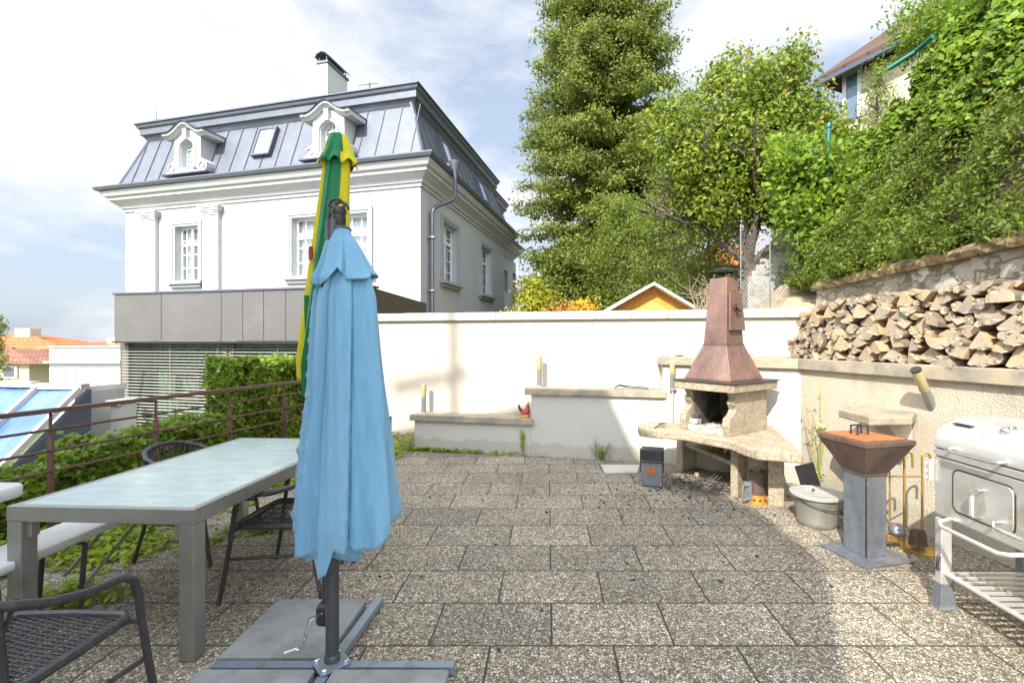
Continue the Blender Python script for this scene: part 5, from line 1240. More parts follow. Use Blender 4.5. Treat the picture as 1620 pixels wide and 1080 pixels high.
# angles: -90deg faces the camera
def hem_blue(a):
    d = (math.degrees(a)+90) % 360
    d = d-360 if d > 180 else d            # 0 = facing camera, negative = left (screen), positive = right
    pts_ = [(-180, .06), (-120, .10), (-80, .02), (-60, .03), (-35, -.02), (-18, -.14), (-5, -.10), (8, .02), (30, -.02), (55, .03), (80, .05), (120, .10), (180, .06)]
    return float(np.interp(d, [p[0] for p in pts_], [p[1] for p in pts_]))-.0
canopy('canopy', um, V(-.955, 2.18, 0), [1.86, 1.78, 1.70, 1.6, 1.45, 1.25, 1.05, .85, .70, .62], [.085, .116, .142, .153, .166, .184, .208, .231, .250, .244], 7, lambda q: .42+.36*min(1, q*1.6), [m_blue], hem=hem_blue, seed=11, cx=lambda z: .035-.0*(1.9-z), sq=.85, hemf=.035, nz_=80)
def hem_flap(a):
    d = (math.degrees(a)+90) % 360; d = d-360 if d > 180 else d
    return float(np.interp(d, [-180, -130, -75, -45, -20, 5, 22, 55, 80, 130, 180], [0, .02, .01, -.04, -.015, .045, -.01, .0, .03, .02, 0]))
canopy('canopy_flap', um, V(-.940, 2.18, 0), [2.0, 1.98, 1.94, 1.88, 1.82, 1.77], [.044, .050, .072, .096, .122, .150], 6, lambda q: .05+.30*q, [m_blue], hem=hem_flap, seed=4, sq=.9, cx=lambda z: .0+.12*(2.0-z), nz_=30)
# inner folded layer
canopy('canopy_lining', um, V(-.95, 2.19, 0), [1.5, 1.0, .66, .55], [.10, .13, .16, .15], 5, lambda q: .25+.35*q, [m_blue], hem=lambda a: .02*math.sin(3*a), seed=9, nz_=20)

# ---------------------------------------------------------------- green and yellow umbrella
gx, gy = leftx(533, 3.25), 3.25
gu = thing('market_umbrella', (gx, gy, 0), 'closed green and yellow umbrella standing behind the blue one', 'umbrella')
MB().lathe((gx, gy, 0), [(.019, .05), (.019, 2.86)], 12).build('pole', m_white, gu, smooth=True)
MB().lathe((gx, gy, 0), [(.05, 0), (.05, .02), (.026, .03), (.026, .16)], 16).build('ground_sleeve', m_pole, gu, smooth=True)
def pan(a, q):
    d = math.degrees(a) % 360+(14 if q > .6 else 0)
    return 0 if 226 < d < 312 or 135 < d < 182 or 45 < d < 90 else 1
lean = lambda z: -.118*max(0, 2.9-z)**1.15*.62
canopy('canopy', gu, V(gx+.01, gy, 0), [2.72, 2.5, 2.2, 1.9, 1.6, 1.35, 1.16], [.088, .098, .118, .135, .15, .16, .13], 8, lambda q: .22+.32*q, [m_gren, m_yell], hem=lambda a: .10*math.sin(2*a+1)-.02, seed=21, panels=pan, cx=lean, sq=.9)
canopy('canopy_vent', gu, V(gx+.012, gy, 0), [2.89, 2.88, 2.82, 2.75, 2.69], [.045, .060, .082, .100, .128], 8, lambda q: .06+.22*q, [m_gren, m_yell], hem=lambda a: .018*math.sin(8*a), seed=22, panels=pan, sq=.95, nz_=20)
MB().lathe((gx+.012, gy, 2.87), [(.045, 0), (.044, .018), (.02, .026), (.001, .027)], 20, cap=False).build('canopy_cap', m_gren, gu, smooth=True)
c = V(gx-.125, gy-.105, 2.07); MB().box(c, (.035, .012, .085), rz=-.6).build('printed_mark', m_redm, gu)

# ---------------------------------------------------------------- bollard lamps
def lamp(loc, label, tilt=None, base=True, h=.245):
    r = thing('bollard_lamp', loc, label, 'lamp', 'cylindrical steel lamps on the garden walls')
    MB().lathe((0, 0, 0), [(.045, 0), (.045, .006), (.03, .008)], 20).build('base', m_steel, r, smooth=True, local=True)
    MB().lathe((0, 0, 0), [(.033, .006), (.033, h*.56)], 20).build('steel_tube', m_alu, r, smooth=True, local=True)
    MB().lathe((0, 0, 0), [(.034, h*.56), (.035, h*.565), (.035, h*.985), (.001, h)], 20, cap=False).build('shade', M('cream_lamp_shade', (.42, .35, .17), .4, 0, .08, 5), r, smooth=True, local=True)
    MB().lathe((0, 0, 0), [(.036, h*.98), (.036, h+.008), (.001, h+.010)], 20, cap=False).build('cap', m_black if tilt else m_steel, r, smooth=True, local=True)
    if tilt: r.rotation_euler = tilt
    return r
l1 = lamp(FP.pt(FP.u(664), .486, -.12), 'steel and cream lamp on the lowest plinth near the umbrellas', h=.40)
l2 = lamp(FP.pt(FP.u(850), .886, -.12), 'steel and cream lamp on the left end of the middle plinth', h=.41)
l3 = lamp(V(*P(1064, 616, 5.78)), 'steel and cream lamp below the tallest plinth coping beside the hood', h=.33)
MB().lathe((0, 0, 0), [(.012, -.52), (.012, 0)], 8).build('stake', m_steel, l3, local=True)
q0, q1 = P(1480, 655, 3.72), P(1449, 585, 3.62); l4 = lamp(q0, 'tilted steel and cream lamp leaning from the retaining wall above the grill', tilt=(q1-q0).to_track_quat('Z', 'Y').to_euler(), h=(q1-q0).length)

# small things on the plinths
rs_ = FP.pt(FP.u(829), .486, -.06); rt_ = thing('rooster_figurine', rs_, 'small red and yellow rooster figurine at the right end of the lowest plinth', 'figurine')
m = MB(); m.loft([[rs_+V(a*.055*math.cos(t)+dx_, a*.04*math.sin(t), z) for t in np.linspace(0, 6.283, 11)[:-1]] for a, z, dx_ in ((.5, .0, 0), (.95, .025, 0), (1.1, .055, 0), (.9, .09, .01), (.5, .12, .03), (.42, .145, .035), (.40, .165, .035), (.1, .18, .035))]); m.build('body', M('red_glaze', (.34, .05, .02), .4, 0, .4, 30), rt_, smooth=True)
MB().tube([rs_+V(-.03, 0, .07), rs_+V(-.07, 0, .11), rs_+V(-.085, 0, .15), rs_+V(-.07, 0, .17)], [.02, .02, .015, .006], 8).build('tail', M('dark_glaze', (.08, .03, .03), .4), rt_, smooth=True)
MB().lathe(rs_, [(.06, 0), (.065, .02), (.05, .035), (.001, .04)], 14, cap=False).build('base', M('ochre_glaze', (.50, .28, .07), .5), rt_, smooth=True)
MB().tube([rs_+V(.03, 0, .175), rs_+V(.045, 0, .198), rs_+V(.06, 0, .185)], .008, 6).build('comb', M('red_comb', (.5, .03, .02), .4), rt_, smooth=True)
a = FP.pt(FP.u(972), .89, .0); tg = thing('grill_tongs', a, 'dark metal grill tongs lying on the middle plinth top', 'tongs')
ux = wd_.normalized()
for s_, zz in ((.02, .012), (-.035, .02)): 
    MB().tube([a+V(0, -.01, zz)+V(0, s_, 0), a+ux*.05+V(0, s_*1.6, zz+.035), a+ux*.14+V(0, 0, zz+.02), a+ux*.42+V(0, -s_*1.2, zz)], [.006, .011, .010, .007], 6).build('jaw', m_black, tg, smooth=True)
a = F4.pt(.12, 1.305, -.05); tag(MB().tube([a, a+F4.d*.12+V(0, 0, .01)], .007, 6).tube([a+F4.d*.02+V(0, -.03, .006), a+F4.d*.10+V(0, .03, .012)], .009, 6).build('metal_clamp', m_black, org=a), 'small black clamp on the left end of the tallest plinth', 'clamp')

tag(MB().loft([[G(x, y, 0)+V(0, 0, z) for x, y in ((950, 736), (1012, 736), (1008, 749), (957, 749))] for z in (.003, .012)]).build('pale_tile', m_copew, org=G(980, 742)), 'pale smooth tile lying on the pebbles left of the metal fire box', 'tile')
c = G(612, 712); tag(MB().bx(c.x-.05, c.x+.05, c.y-.03, c.y+.05, 0, .44).bx(c.x-.056, c.x+.056, c.y-.036, c.y+.056, .44, .455).build('wooden_post', m_bark, org=c), 'short brown wooden post at the end of the lowest plinth beside the blue umbrella', 'post')
# weeds
def weed(base, hgt, wid, n, label, size=.022, mat=None, name='weed', stems=6, lean_=0):
    r = thing(name, base, label, 'plant'); m = MB(); pts = []
    for i in range(stems):
        e = base+V(random.uniform(-1, 1)*wid, -random.uniform(0, .5)*wid, hgt*random.uniform(.55, 1)); md = (base+e)/2+V(random.uniform(-.2, .2)*wid, 0, hgt*.1)
        m.tube([base, md, e], [.004, .003, .0015], 4)
        for q in np.linspace(.15, 1, max(3, n//stems)): p = line(base, md, q*2) if q < .5 else line(md, e, q*2-1); pts += [np.array(p)+rng.normal(0, .016, 3) for _ in range(3)]
    m.build('stem', m_weed, r); leafmesh('leaves', np.array(pts), size, mat or m_weed, r, aspect=.5); return r
weed(FP.pt(FP.u(828), 0, .02), .42, .02, 50, 'thin climbing weed growing up the joint between the plinths', stems=3, size=.028)
weed(FP.pt(FP.u(952), 0, .03), .22, .13, 70, 'bushy little weed at the foot of the middle plinth', stems=12, mat=m_yew, size=.022)
weed(FP.pt(FP.u(943), 0, .02), .30, .06, 20, 'tall spindly seeded weed beside the bushy one', stems=3, mat=m_yew, size=.016)
wb = FR.pt(FR.u(1300), 0, .04); gw = weed(wb, 1.05, .15, 20, 'dry pale grass stalks against the retaining wall behind the bucket', stems=7, mat=M('dry_grass', (.55, .50, .22), .9), size=.05, name='grass_tuft')

# ---------------------------------------------------------------- barbecue fireplace
K0 = V(1.75, 4.55, 0); e1_ = V(-.6, .8, 0); e2_ = V(.8, .6, 0)      # front edge to the left/back, right edge to the back
bq = thing('barbecue_fireplace', (1.9, 4.9, 0), 'stone aggregate barbecue fireplace with rusty steel hood and wide table slab', 'barbecue')
def kp(a, b, z, o_=K0): p = o_+e1_*a+e2_*b; return V(p.x, p.y, z)
def kbox(mb, a0, a1, b0, b1, z0, z1): mb.loft([[kp(a, b, z) for a, b in ((a0, b0), (a1, b0), (a1, b1), (a0, b1))] for z in (z0, z1)]); return mb
# table slab
tabp = [(1009, 672), (1011, 677), (1030, 679.5), (1067.5, 682), (1085, 684), (1157, 697.5), (1178, 706), (1200, 712), (1271, 717)]
tpz = .58; poly = [G(x, y, tpz) for x, y in tabp]+[V(2.30, 4.72, 0), V(2.45, 5.3, 0), V(1.95, 5.6, 0), G(1079, 668.5, tpz), G(1040, 666.5, tpz), G(1018, 668, tpz)]
poly[-3] = G(1079, 669, tpz)
m = MB(); m.loft([[V(p.x, p.y, z) for p in poly] for z in (tpz-.085, tpz)]); m.build('table_slab', m_agg, bq, bevel=.012, smooth=True)
# firebox cheeks
Wb, Db = .60, .66
def cheek(a0, a1, notch):
    b_front = [(.0, .0), (.0, .18), (.05, .24), (.10, .30), (.06, .38), (.10, .44), (.02, .50)] if notch else [(0, 0), (0, .50)]
    prof = [(b, tpz+z) for b, z in ([(0, .0), (-.02, .10), (0, .17), (.06, .20), (.10, .25), (.06, .31), (.10, .36), (.05, .42)] if notch else [(0, 0), (0, .42)])]+[(Db, tpz+.42), (Db, tpz)]
    mm = MB(); mm.loft([[kp(a, b, z) for b, z in prof] for a in (a0, a1)]); return mm
cheek(0.02, .10, True).build('firebox_side', m_agg, bq, bevel=.006)
cheek(Wb-.08, Wb-.0, True).build('firebox_side', m_agg, bq, bevel=.006)
kbox(MB(), .10, Wb-.08, Db-.08, Db, tpz, tpz+.42).build('firebox_back', m_soot, bq)
kbox(MB(), .10, .118, .12, Db-.08, tpz, tpz+.42).build('firebrick_lining', m_soot, bq); kbox(MB(), Wb-.098, Wb-.08, .12, Db-.08, tpz, tpz+.42).build('firebrick_lining', m_soot, bq)
m = MB()
for r_ in range(5):
    for c_ in range(3): a0 = .12+.13*c_+(.02 if r_ % 2 else 0); kbox(m, a0+.004, min(a0+.126, Wb-.1), Db-.10, Db-.081, tpz+.02+r_*.075, tpz+.088+r_*.075)
m.build('firebrick_courses', M('dark_firebrick', (.13, .115, .09), .95, 0, .5, 12, (.03, .03, .03), 7, .4, .65, 40, .6, .01), bq)
# crumbled ash and stones in the hearth
m = MB()
kbox(m, .11, Wb-.1, .0, .5, tpz+.001, tpz+.016)
for i in range(90):
    a, b = random.uniform(.11, Wb-.1), random.uniform(-.02, .5); s_ = random.uniform(.025, .05); c = kp(a, b, tpz+s_*.35+random.uniform(0, .02)*(a > .35)); an = random.uniform(0, 3); m.box(c, (s_*1.5, s_, s_*.7), rz=an)
m.build('ash_bed', m_ash, bq)
for i in range(3): kbox(MB(), Wb-.16, Wb-.02-.02*i, .02+.03*i, .15, tpz+.001+.055*i, tpz+.052+.055*i).build('loose_brick', m_ash if i < 2 else m_soot, bq, bevel=.012)
# mantle
kbox(MB(), -.045, Wb+.04, -.045, Db+.1, tpz+.42, tpz+.50).build('mantle_slab', m_agg, bq, bevel=.008)
kbox(MB(), -.06, Wb+.055, -.06, Db+.11, tpz+.502, tpz+.516).build('hood_plate', M('dark_hood_plate', (.09, .075, .07), .5, .5, .2, 6), bq, bevel=.002)
zh = tpz+.518
# hood: skirt, neck, door
def sq_(a0, a1, b0, b1, z): return [kp(a0, b0, z), kp(a1, b0, z), kp(a1, b1, z), kp(a0, b1, z)]
hA = (.03, .555, .02, .60); nk = (.155, .425, .15, .46); tpn = (.19, .385, .21, .40)
MB().loft([sq_(*hA, zh), sq_(*hA, zh+.02), sq_(*nk, 1.455)]).build('hood_skirt', m_rust, bq, bevel=.004)
MB().loft([sq_(nk[0]-.006, nk[1]+.006, nk[2]-.006, nk[3]+.006, 1.447), sq_(nk[0]-.006, nk[1]+.006, nk[2]-.006, nk[3]+.006, 1.459)]).build('hood_seam', m_rust, bq)
fl_ = MB().loft([sq_(nk[0]+.002, nk[1]-.002, nk[2]+.002, nk[3]-.002, 1.459), sq_(*tpn, 2.135)], cap=True).build('chimney_flue', m_rust, bq, bevel=.004)
# flue door on right face
def rf(b, z, off):      # point on the right face (a-min side) of the flue
    t_ = (z-1.459)/(2.135-1.459); a = nk[0]+(tpn[0]-nk[0])*t_-off; b0 = nk[2]+(tpn[2]-nk[2])*t_; b1 = nk[3]+(tpn[3]-nk[3])*t_; return kp(a, b0+(b1-b0)*b, z)
dr_ = MB().loft([[rf(.06, 1.60, o_), rf(1.02, 1.60, o_), rf(1.02, 1.98, o_), rf(.06, 1.98, o_)] for o_ in (.012, .030)]).build('flue_door', m_rust, bq, bevel=.003)
MB().tube([rf(.25, 1.83, .035), rf(.25, 1.83, .06), rf(.6, 1.79, .06)], .009, 6).tube([rf(.35, 1.86, .05), rf(.42, 1.76, .05)], .009, 6).build('handle', m_black, dr_)
MB().tube([rf(.5, 2.02, .012), rf(.5, 2.03, .05), rf(.95, 2.00, .05), rf(.95, 2.0, .012)], .006, 6).build('latch', m_rust, bq)
for a in (tpn[0]+.02, tpn[1]-.02): MB().tube([kp(a, tpn[2]+.02, 2.13), kp(a-.0, tpn[2]+.02, 2.21)], .006, 5).build('cap_rod', m_black, bq)
ccap = kp((tpn[0]+tpn[1])/2, (tpn[2]+tpn[3])/2, 2.20); MB().lathe(ccap, [(.15, .0), (.155, .008), (.10, .03), (.03, .045), (.001, .046)], 20, cap=False).build('rain_cap', m_black, bq, smooth=True)
MB().tube([ccap+V(.10, 0, .02), ccap+V(.25, -.02, .035)], .008, 5).build('cap_lever', m_black, bq)
# legs / panels
def panel(pts, z0=0, z1=tpz-.087, name='leg_panel'): m = MB(); m.prism(pts, z0, z1); m.build(name, m_agg, bq, bevel=.008)
def wallp(a, b, th): a, b = Vector(a), Vector(b); d = (b-a).normalized(); s = V(-d.y, d.x, 0)*th/2; return [(p.x, p.y) for p in (a-s, b-s, b+s, a+s)]
mid = G(1163, 788); L1 = G(1076, 746); R1 = G(1233, 801)
panel(wallp(mid+V(0, .03, 0), mid+V(.50, .45, 0), .075))
panel(wallp(L1+V(0, .03, 0), L1+V(.42, .36, 0), .085)); panel(wallp(L1+V(.10, -.28, 0), L1+V(.13, -.22, 0), .05), z1=.06, name='footing')
panel(wallp(R1+V(-.03, .0, 0), R1+V(.02, .10, 0), .13)); panel(wallp(V(1.9, 4.55, 0), V(2.08, 4.52, 0), .06))
panel(wallp(mid+V(.45, .47, 0), L1+V(.38, .36, 0), .05), name='back_panel')
q_ = [mid+V(-.0, .06, 0), L1+V(.06, .02, 0), L1+V(.40, .3, 0), mid+V(.42, .42, 0)]; m = MB(); m.loft([[V(p.x, p.y, z) for p in q_] for z in (.29, .33)]); m.build('log_shelf', m_agg, bq)
for i in range(6):
    a = random.uniform(.15, .85); c = line(q_[0], q_[1], a)+V(.10, .05, .36+.03*(i % 2)); MB().tube([c, c+V(random.uniform(.1, .2), .12, .01)], random.uniform(.018, .03), 6).build('kindling', m_split, bq)
a = V(1.12, 5.02, tpz); tag(MB().tube([a+V(0, 0, .004), a+V(.07, .05, .03)], .006, 6).box(a+V(.10, .08, .035), (.07, .05, .006), rz=.7).build('spatula', m_black, org=a), 'small black scraper lying on the left lobe of the barbecue table', 'scraper')
# twigs under the hearth
tg_ = thing('twig_pile', (1.62, 4.95, 0), 'dark dry twigs on the ground under the fireplace shelf', 'twigs'); m = MB()
for i in range(60):
    c = V(random.uniform(1.38, 1.80), random.uniform(4.65, 5.1), random.uniform(.01, .07)); an = random.uniform(0, 6.28); l = random.uniform(.06, .18); m.tube([c, c+V(l*math.cos(an)*.5, l*math.sin(an)*.5, random.uniform(0, .04)), c+V(l*math.cos(an), l*math.sin(an), random.uniform(-.005, .07))], [.006, .005, .003], 4)
m.build('twigs', m_soot, tg_)

# ---------------------------------------------------------------- small metal fire box
fb = thing('metal_fire_box', G(1030, 771), 'small dark blue grey metal box with a round rust spot beside the fireplace', 'box')
q0, q1 = G(1014, 769), G(1047, 772); dxb = (q1-q0).normalized(); dyb = V(-dxb.y, dxb.x, 0); wbx = (q1-q0).length
def fbx(mb, x0, x1, y0, y1, z0, z1): mb.loft([[q0+dxb*x+dyb*y+V(0, 0, z) for x, y in ((x0, y0), (x1, y0), (x1, y1), (x0, y1))] for z in (z0, z1)]); return mb
fbx(MB(), 0, wbx, 0, .18, .01, .27).build('body', m_galv, fb, bevel=.004)
fbx(MB(), -.008, wbx+.008, -.008, .188, .272, .375).build('lid', m_black, fb, bevel=.004)
fbx(MB(), -.005, wbx+.005, -.012, -.006, .25, .262).build('rim', m_black, fb); 
MB().lathe((0, 0, 0), [(.045, 0), (.042, .006), (.001, .007)], 18, cap=False)
m = MB(); c = q0+dxb*(wbx*.48)+V(0, 0, .17); m.loft([[c+dxb*(r_*math.cos(t))+V(0, 0, r_*math.sin(t))-dyb*o_ for t in np.linspace(0, 6.283, 19)[:-1]] for r_, o_ in ((.048, .001), (.044, .006), (.002, .007))], cap=False); m.build('round_vent', m_lidr, fb)
for s_ in (-.012, wbx+.012): MB().tube([q0+dxb*s_+dyb*.05+V(0, 0, .38), q0+dxb*s_+dyb*.05+V(0, 0, .14)], .005, 5).build('handle', m_black, fb)

# ---------------------------------------------------------------- chimney starter
cs = G(1203, 798); cs.z = 0; cst = thing('charcoal_starter', cs, 'rusty charcoal chimney starter with orange perforated base and grey handle', 'fire starter')
csc = cs+V(.0, .07, 0)
MB().lathe(csc, [(.072, .075), (.072, .29), (.068, .29), (.068, .08)], 24, cap=False).build('body', m_rusts, cst, smooth=True)
MB().lathe(csc, [(.086, .0), (.086, .010), (.074, .078), (.070, .078), (.07, .0)], 24, cap=False).build('base', m_orange, cst, smooth=True)
for a in (-130, -95, -60): an = R(a); MB().tube([csc+V(.080*math.cos(an), .080*math.sin(an), .035), csc+V(.083*math.cos(an), .083*math.sin(an), .034)], .014, 10).build('air_hole', m_black, cst)
MB().loft([[csc+V(-.10+dx_, dy_, z) for dx_, dy_ in ((-.03, -.02), (.03, -.05), (.035, -.035), (-.025, -.005))] for z in (.03, .20)]).build('heat_shield', m_galv, cst)
MB().tube([csc+V(-.07, -.03, .17), csc+V(-.15, -.05, .17), csc+V(-.16, -.05, .10), csc+V(-.15, -.05, .03), csc+V(-.07, -.03, .05)], .012, 8).build('handle', m_bucket, cst, smooth=True)

# ---------------------------------------------------------------- lidded bucket
bk = thing('bucket', (2.205, 3.93, 0), 'galvanised bucket with a pale lid standing between fireplace and pillar grill', 'bucket'); bc = V(2.205, 3.93, 0)
MB().lathe(bc, [(.135, .0), (.14, .008), (.15, .03), (.148, .04), (.172, .20), (.176, .20), (.18, .235), (.172, .238), (.14, .02)], 32, cap=True).build('body', m_bucket, bk, smooth=True)
MB().lathe(bc, [(.19, .236), (.203, .24), (.205, .256), (.17, .262), (.16, .258), (.02, .266), (.001, .267)], 32, cap=False).build('lid', M('dull_bucket_lid', (.34, .33, .30), .6, 0, .12, 8, (.22, .21, .18), 8, .5, .75), bk, smooth=True)
MB().tube([bc+V(-.05, -.02, .262), bc+V(-.04, -.01, .29), bc+V(.0, .03, .262)], .005, 6).build('lid_handle', m_black, bk)
MB().tube([bc+V(.19*math.cos(a), .19*math.sin(a), .225-.05*math.sin(a*1.0-3.3) if False else .225-.06*abs(math.cos(a/1.0+1.2))) for a in np.linspace(3.3, 6.2, 16)], .004, 6).build('bail_handle', m_black, bk, smooth=True)
# dust pan and boards behind
bd = tag(MB().box((2.42, 4.42, .17), (.16, .02, .42), ax=(V(.8, -.3, .3).normalized(), V(.3, .9, .1).normalized(), V(-.35, -.1, .93).normalized())).build('slatted_board', m_black, org=(2.42, 4.42, 0)), 'dark slatted board leaning behind the bucket', 'board')
bs = thing('ash_shovel', (2.55, 4.15, 0), 'flat brown ash shovel with wire handle on the ground behind the bucket', 'shovel')
MB().loft([[V(2.36, 4.25, z+.02), V(2.62, 4.05, z+.02), V(2.68, 4.3, z+.13), V(2.48, 4.45, z+.13)] for z in (0, .006)]).build('pan', m_rusts, bs)
MB().tube([V(2.36, 4.25, .05), V(2.28, 4.3, .16), V(2.36, 4.4, .18)], .006, 6).build('handle', m_black, bs)

# ---------------------------------------------------------------- pillar grill
pg = thing('pillar_grill', (2.18, 3.30, 0), 'square pillar grill of sheet steel with a rusty funnel bowl and lid', 'grill')
ra = R(13.5); px_ = V(math.cos(ra), math.sin(ra), 0); py_ = V(-math.sin(ra), math.cos(ra), 0); pc = V(2.235, 3.385, 0)
def pb_(mb, x0, x1, y0, y1, z0, z1): mb.loft([[pc+px_*x+py_*y+V(0, 0, z) for x, y in ((x0, y0), (x1, y0), (x1, y1), (x0, y1))] for z in (z0, z1)]); return mb
def prr(h_, z): return [pc+px_*(x*h_)+py_*(y*h_)+V(0, 0, z) for x, y in ((-1, -1), (1, -1), (1, 1), (-1, 1))]
pb_(MB(), -.205, .195, -.20, .18, .003, .013).build('base_plate', m_galv, pg, bevel=.002)
h_ = .090
MB().loft([prr(h_, .014), prr(h_, .572)]).build('column', m_galv, pg, bevel=.003)
m = MB()
pb_(m, -h_-.002, -h_+.012, -h_-.003, -h_-.001, .02, .56)
m.build('column_seam', m_black, pg)
for z in (.08, .3, .52):
    for x in (-h_+.012, h_-.012): MB().lathe((0, 0, 0), [(.005, 0), (.004, .003), (.001, .004)], 8, cap=False); c = pc+px_*x-py_*(h_+.001)+V(0, 0, z); MB().tube([c, c-py_*.004], .005, 8).build('rivet', m_chrome, pg)
MB().loft([prr(h_+.005, .565), prr(h_+.007, .585), prr(.199, .785), prr(.199, .79)]).build('funnel_bowl', m_rusts, pg, bevel=.003)
MB().loft([prr(.199, .79), prr(.206, .792), prr(.206, .822), prr(.199, .824)]).build('bowl_rim', m_rusts, pg, bevel=.002)
MB().loft([[p+px_*-.012 for p in prr(.168, .8245)], [p+px_*-.012 for p in prr(.168, .834)]]).build('lid', m_lidr, pg, bevel=.002)
hh_ = pc+V(0, 0, .834); m = MB()
for y in (-.015, .04):
    a = hh_-px_*.055+py_*(y+.02); m.tube([a, a+V(0, 0, .06), a+px_*.09+V(0, 0, .06), a+px_*.09], .007, 6)
m.build('lid_handle', m_black, pg, smooth=True)

# ---------------------------------------------------------------- stone shelf on the wall
ss = thing('stone_shelf', (2.6, 3.8, .5), 'pale stone shelf on a corbel against the retaining wall', 'shelf')
m = MB(); sp_ = [(2.41, 3.98), (2.39, 3.57), (2.72, 3.58), (2.92, 3.80), (2.85, 4.15), (2.55, 4.12)]; m.prism(sp_, .865, .93); m.build('slab', M('stone_shelf_slab', (.30, .255, .18), .9, 0, .2, 8, (.18, .15, .11), 6, .45, .65, 60, .5, .005), ss, bevel=.01)
m = MB(); m.loft([[V(2.62+a*.18, y, z) for y in (3.74, 3.94)]+[V(2.90, y, z) for y in (3.94, 3.82)] for z, a in ((.66, 1), (.70, .8), (.864, 0))]); m.build('corbel', m_rough2, ss)
# ---------------------------------------------------------------- fireside tools
ts = thing('fireside_tool_stand', (2.62, 3.42, 0), 'brass fireside tool stand leaning by the wall behind the pillar grill', 'tool stand')
tb = V(2.60, 3.46, 0)
MB().lathe(tb+V(.08, -.02, 0), [(.13, 0), (.13, .012), (.11, .02), (.001, .022)], 24, cap=False).build('base', m_brass, ts, smooth=True)
for dx_, zt2 in ((-.03, .70), (.10, .69)):
    m = MB(); m.tube([tb+V(dx_, 0, .01), tb+V(dx_, 0, zt2-.04)]+[tb+V(dx_+.03-.03*math.cos(t), 0, zt2-.04+.035*math.sin(t)) for t in np.linspace(.3, math.pi, 8)]+[tb+V(dx_+.06, 0, zt2-.12)], .008, 8); m.build('tool_rod', m_brass, ts, smooth=True)
MB().tube([tb+V(-.16, .0, .52), tb+V(.10, 0, .52)], .006, 6).build('cross_bar', m_brass, ts)
for dx_ in (-.12, -.16): MB().tube([tb+V(dx_, .02, .10), tb+V(dx_, .02, .55)], .006, 6).build('tool_rod', m_brass, ts, smooth=True)
MB().loft([[tb+V(x, y, z) for x, y in ((-.17, -.03), (-.07, -.04), (-.06, .02), (-.17, .03))] for z in (.06, .11)]).build('shovel_pan', m_brass, ts, bevel=.004)
MB().lathe(tb+V(-.10, -.02, .11), [(.04, 0), (.055, .02), (.05, .05), (.02, .08), (.001, .082)], 14, cap=False).build('shovel_blade', m_galv, ts, smooth=True)
m = MB(); bc2 = tb+V(.04, -.04, .04)
for i in range(180):
    a = random.uniform(0, 6.28); r_ = random.uniform(.0, .045); p = bc2+V(r_*math.cos(a), r_*math.sin(a), .11); m.tube([p, p+V(.012*math.cos(a), .012*math.sin(a), -.11+random.uniform(-.01, .01))], .0022, 3)
m.build('brush', M('brown_bristles', (.18, .13, .09), .95, 0, .3, 30), ts)
pc_ = G(1509, 856); r_ = thing('pine_cone', pc_, 'small orange brown pine cone on the pebbles under the smoker grill', 'pine cone'); m = MB()
for i in range(40):
    t_ = i/40; a = i*2.4; rr_ = .028*math.sin(math.pi*(.15+.8*t_)); m.box(pc_+V(-.03+.06*t_, rr_*math.cos(a), .025+rr_*math.sin(a)), (.006, .012, .012), rz=a)
m.build('scales', M('cone_scales', (.32, .13, .04), .8), r_)

# ---------------------------------------------------------------- smoker grill
SX, SY = 2.205, 2.735        # front plane x, far end y
sg = thing('smoker_grill', (2.45, 2.2, 0), 'large stainless steel smoker grill with domed lid, door and bottom rack', 'grill')
def sl2(name, prof, y0, y1, mat, **k): return MB().loft([[V(x, y0, z) for x, z in prof], [V(x, y1, z) for x, z in prof]]).build(name, mat, sg, **k)
yN = 1.70; D_ = .52
bodyp = [(SX, .52), (SX, .845), (SX+D_, .845), (SX+D_, .52), (SX+D_-.06, .50), (SX+.05, .50)]
sl2('firebox', bodyp, yN, SY, m_steelb, bevel=.006, smooth=True)
sl2('band', [(SX-.004, .852), (SX-.004, .888), (SX+D_, .888), (SX+D_, .852)], yN-.005, SY+.004, m_steel, bevel=.002)
MB().bx(SX+.006, SX+D_-.006, yN, SY-.004, .845, .852).bx(SX+.006, SX+D_-.006, yN, SY-.004, .888, .896).build('seal', m_black, sg)
lidp = [(SX-.002, .896), (SX-.002, .945), (SX+.012, .985), (SX+.05, 1.02), (SX+.12, 1.052), (SX+.20, 1.068), (SX+.30, 1.072), (SX+.44, 1.06), (SX+D_, 1.02), (SX+D_, .896)]
ld = sl2('lid', lidp, yN, SY, m_steel, bevel=.004, smooth=True)
def yy(px, x=SX): return x*F/(px-CX)
yh0, yh1 = yy(1510), yy(1592); hx_ = SX-.045; zH = .905
MB().tube([(SX, yh0, zH+.01), (hx_, yh0, zH+.005), (hx_-.003, yh0-.03, zH), (hx_-.003, yh1+.02, zH), (hx_, yh1, zH+.005), (SX, yh1, zH+.01)], .0095, 10).build('lid_handle', m_chrome, ld, smooth=True)
c = V(SX+.10, yy(1597, SX+.10), 1.046); nn_ = V(-.38, 0, .92).normalized(); tq = nn_.to_track_quat('Z', 'Y')
th = MB(); vsr = [[c+tq@V(r_*math.cos(t), r_*math.sin(t), o_) for t in np.linspace(0, 6.283, 25)[:-1]] for r_, o_ in ((.032, -.004), (.032, .012), (.025, .014), (.024, .004), (.001, .003))]; th.loft(vsr, cap=False); th.build('thermometer', m_chrome, ld, smooth=True)
MB().bx(SX+.06, SX+.085, SY-.16, SY-.05, 1.035, 1.040).build('lid_slot', m_black, ld)
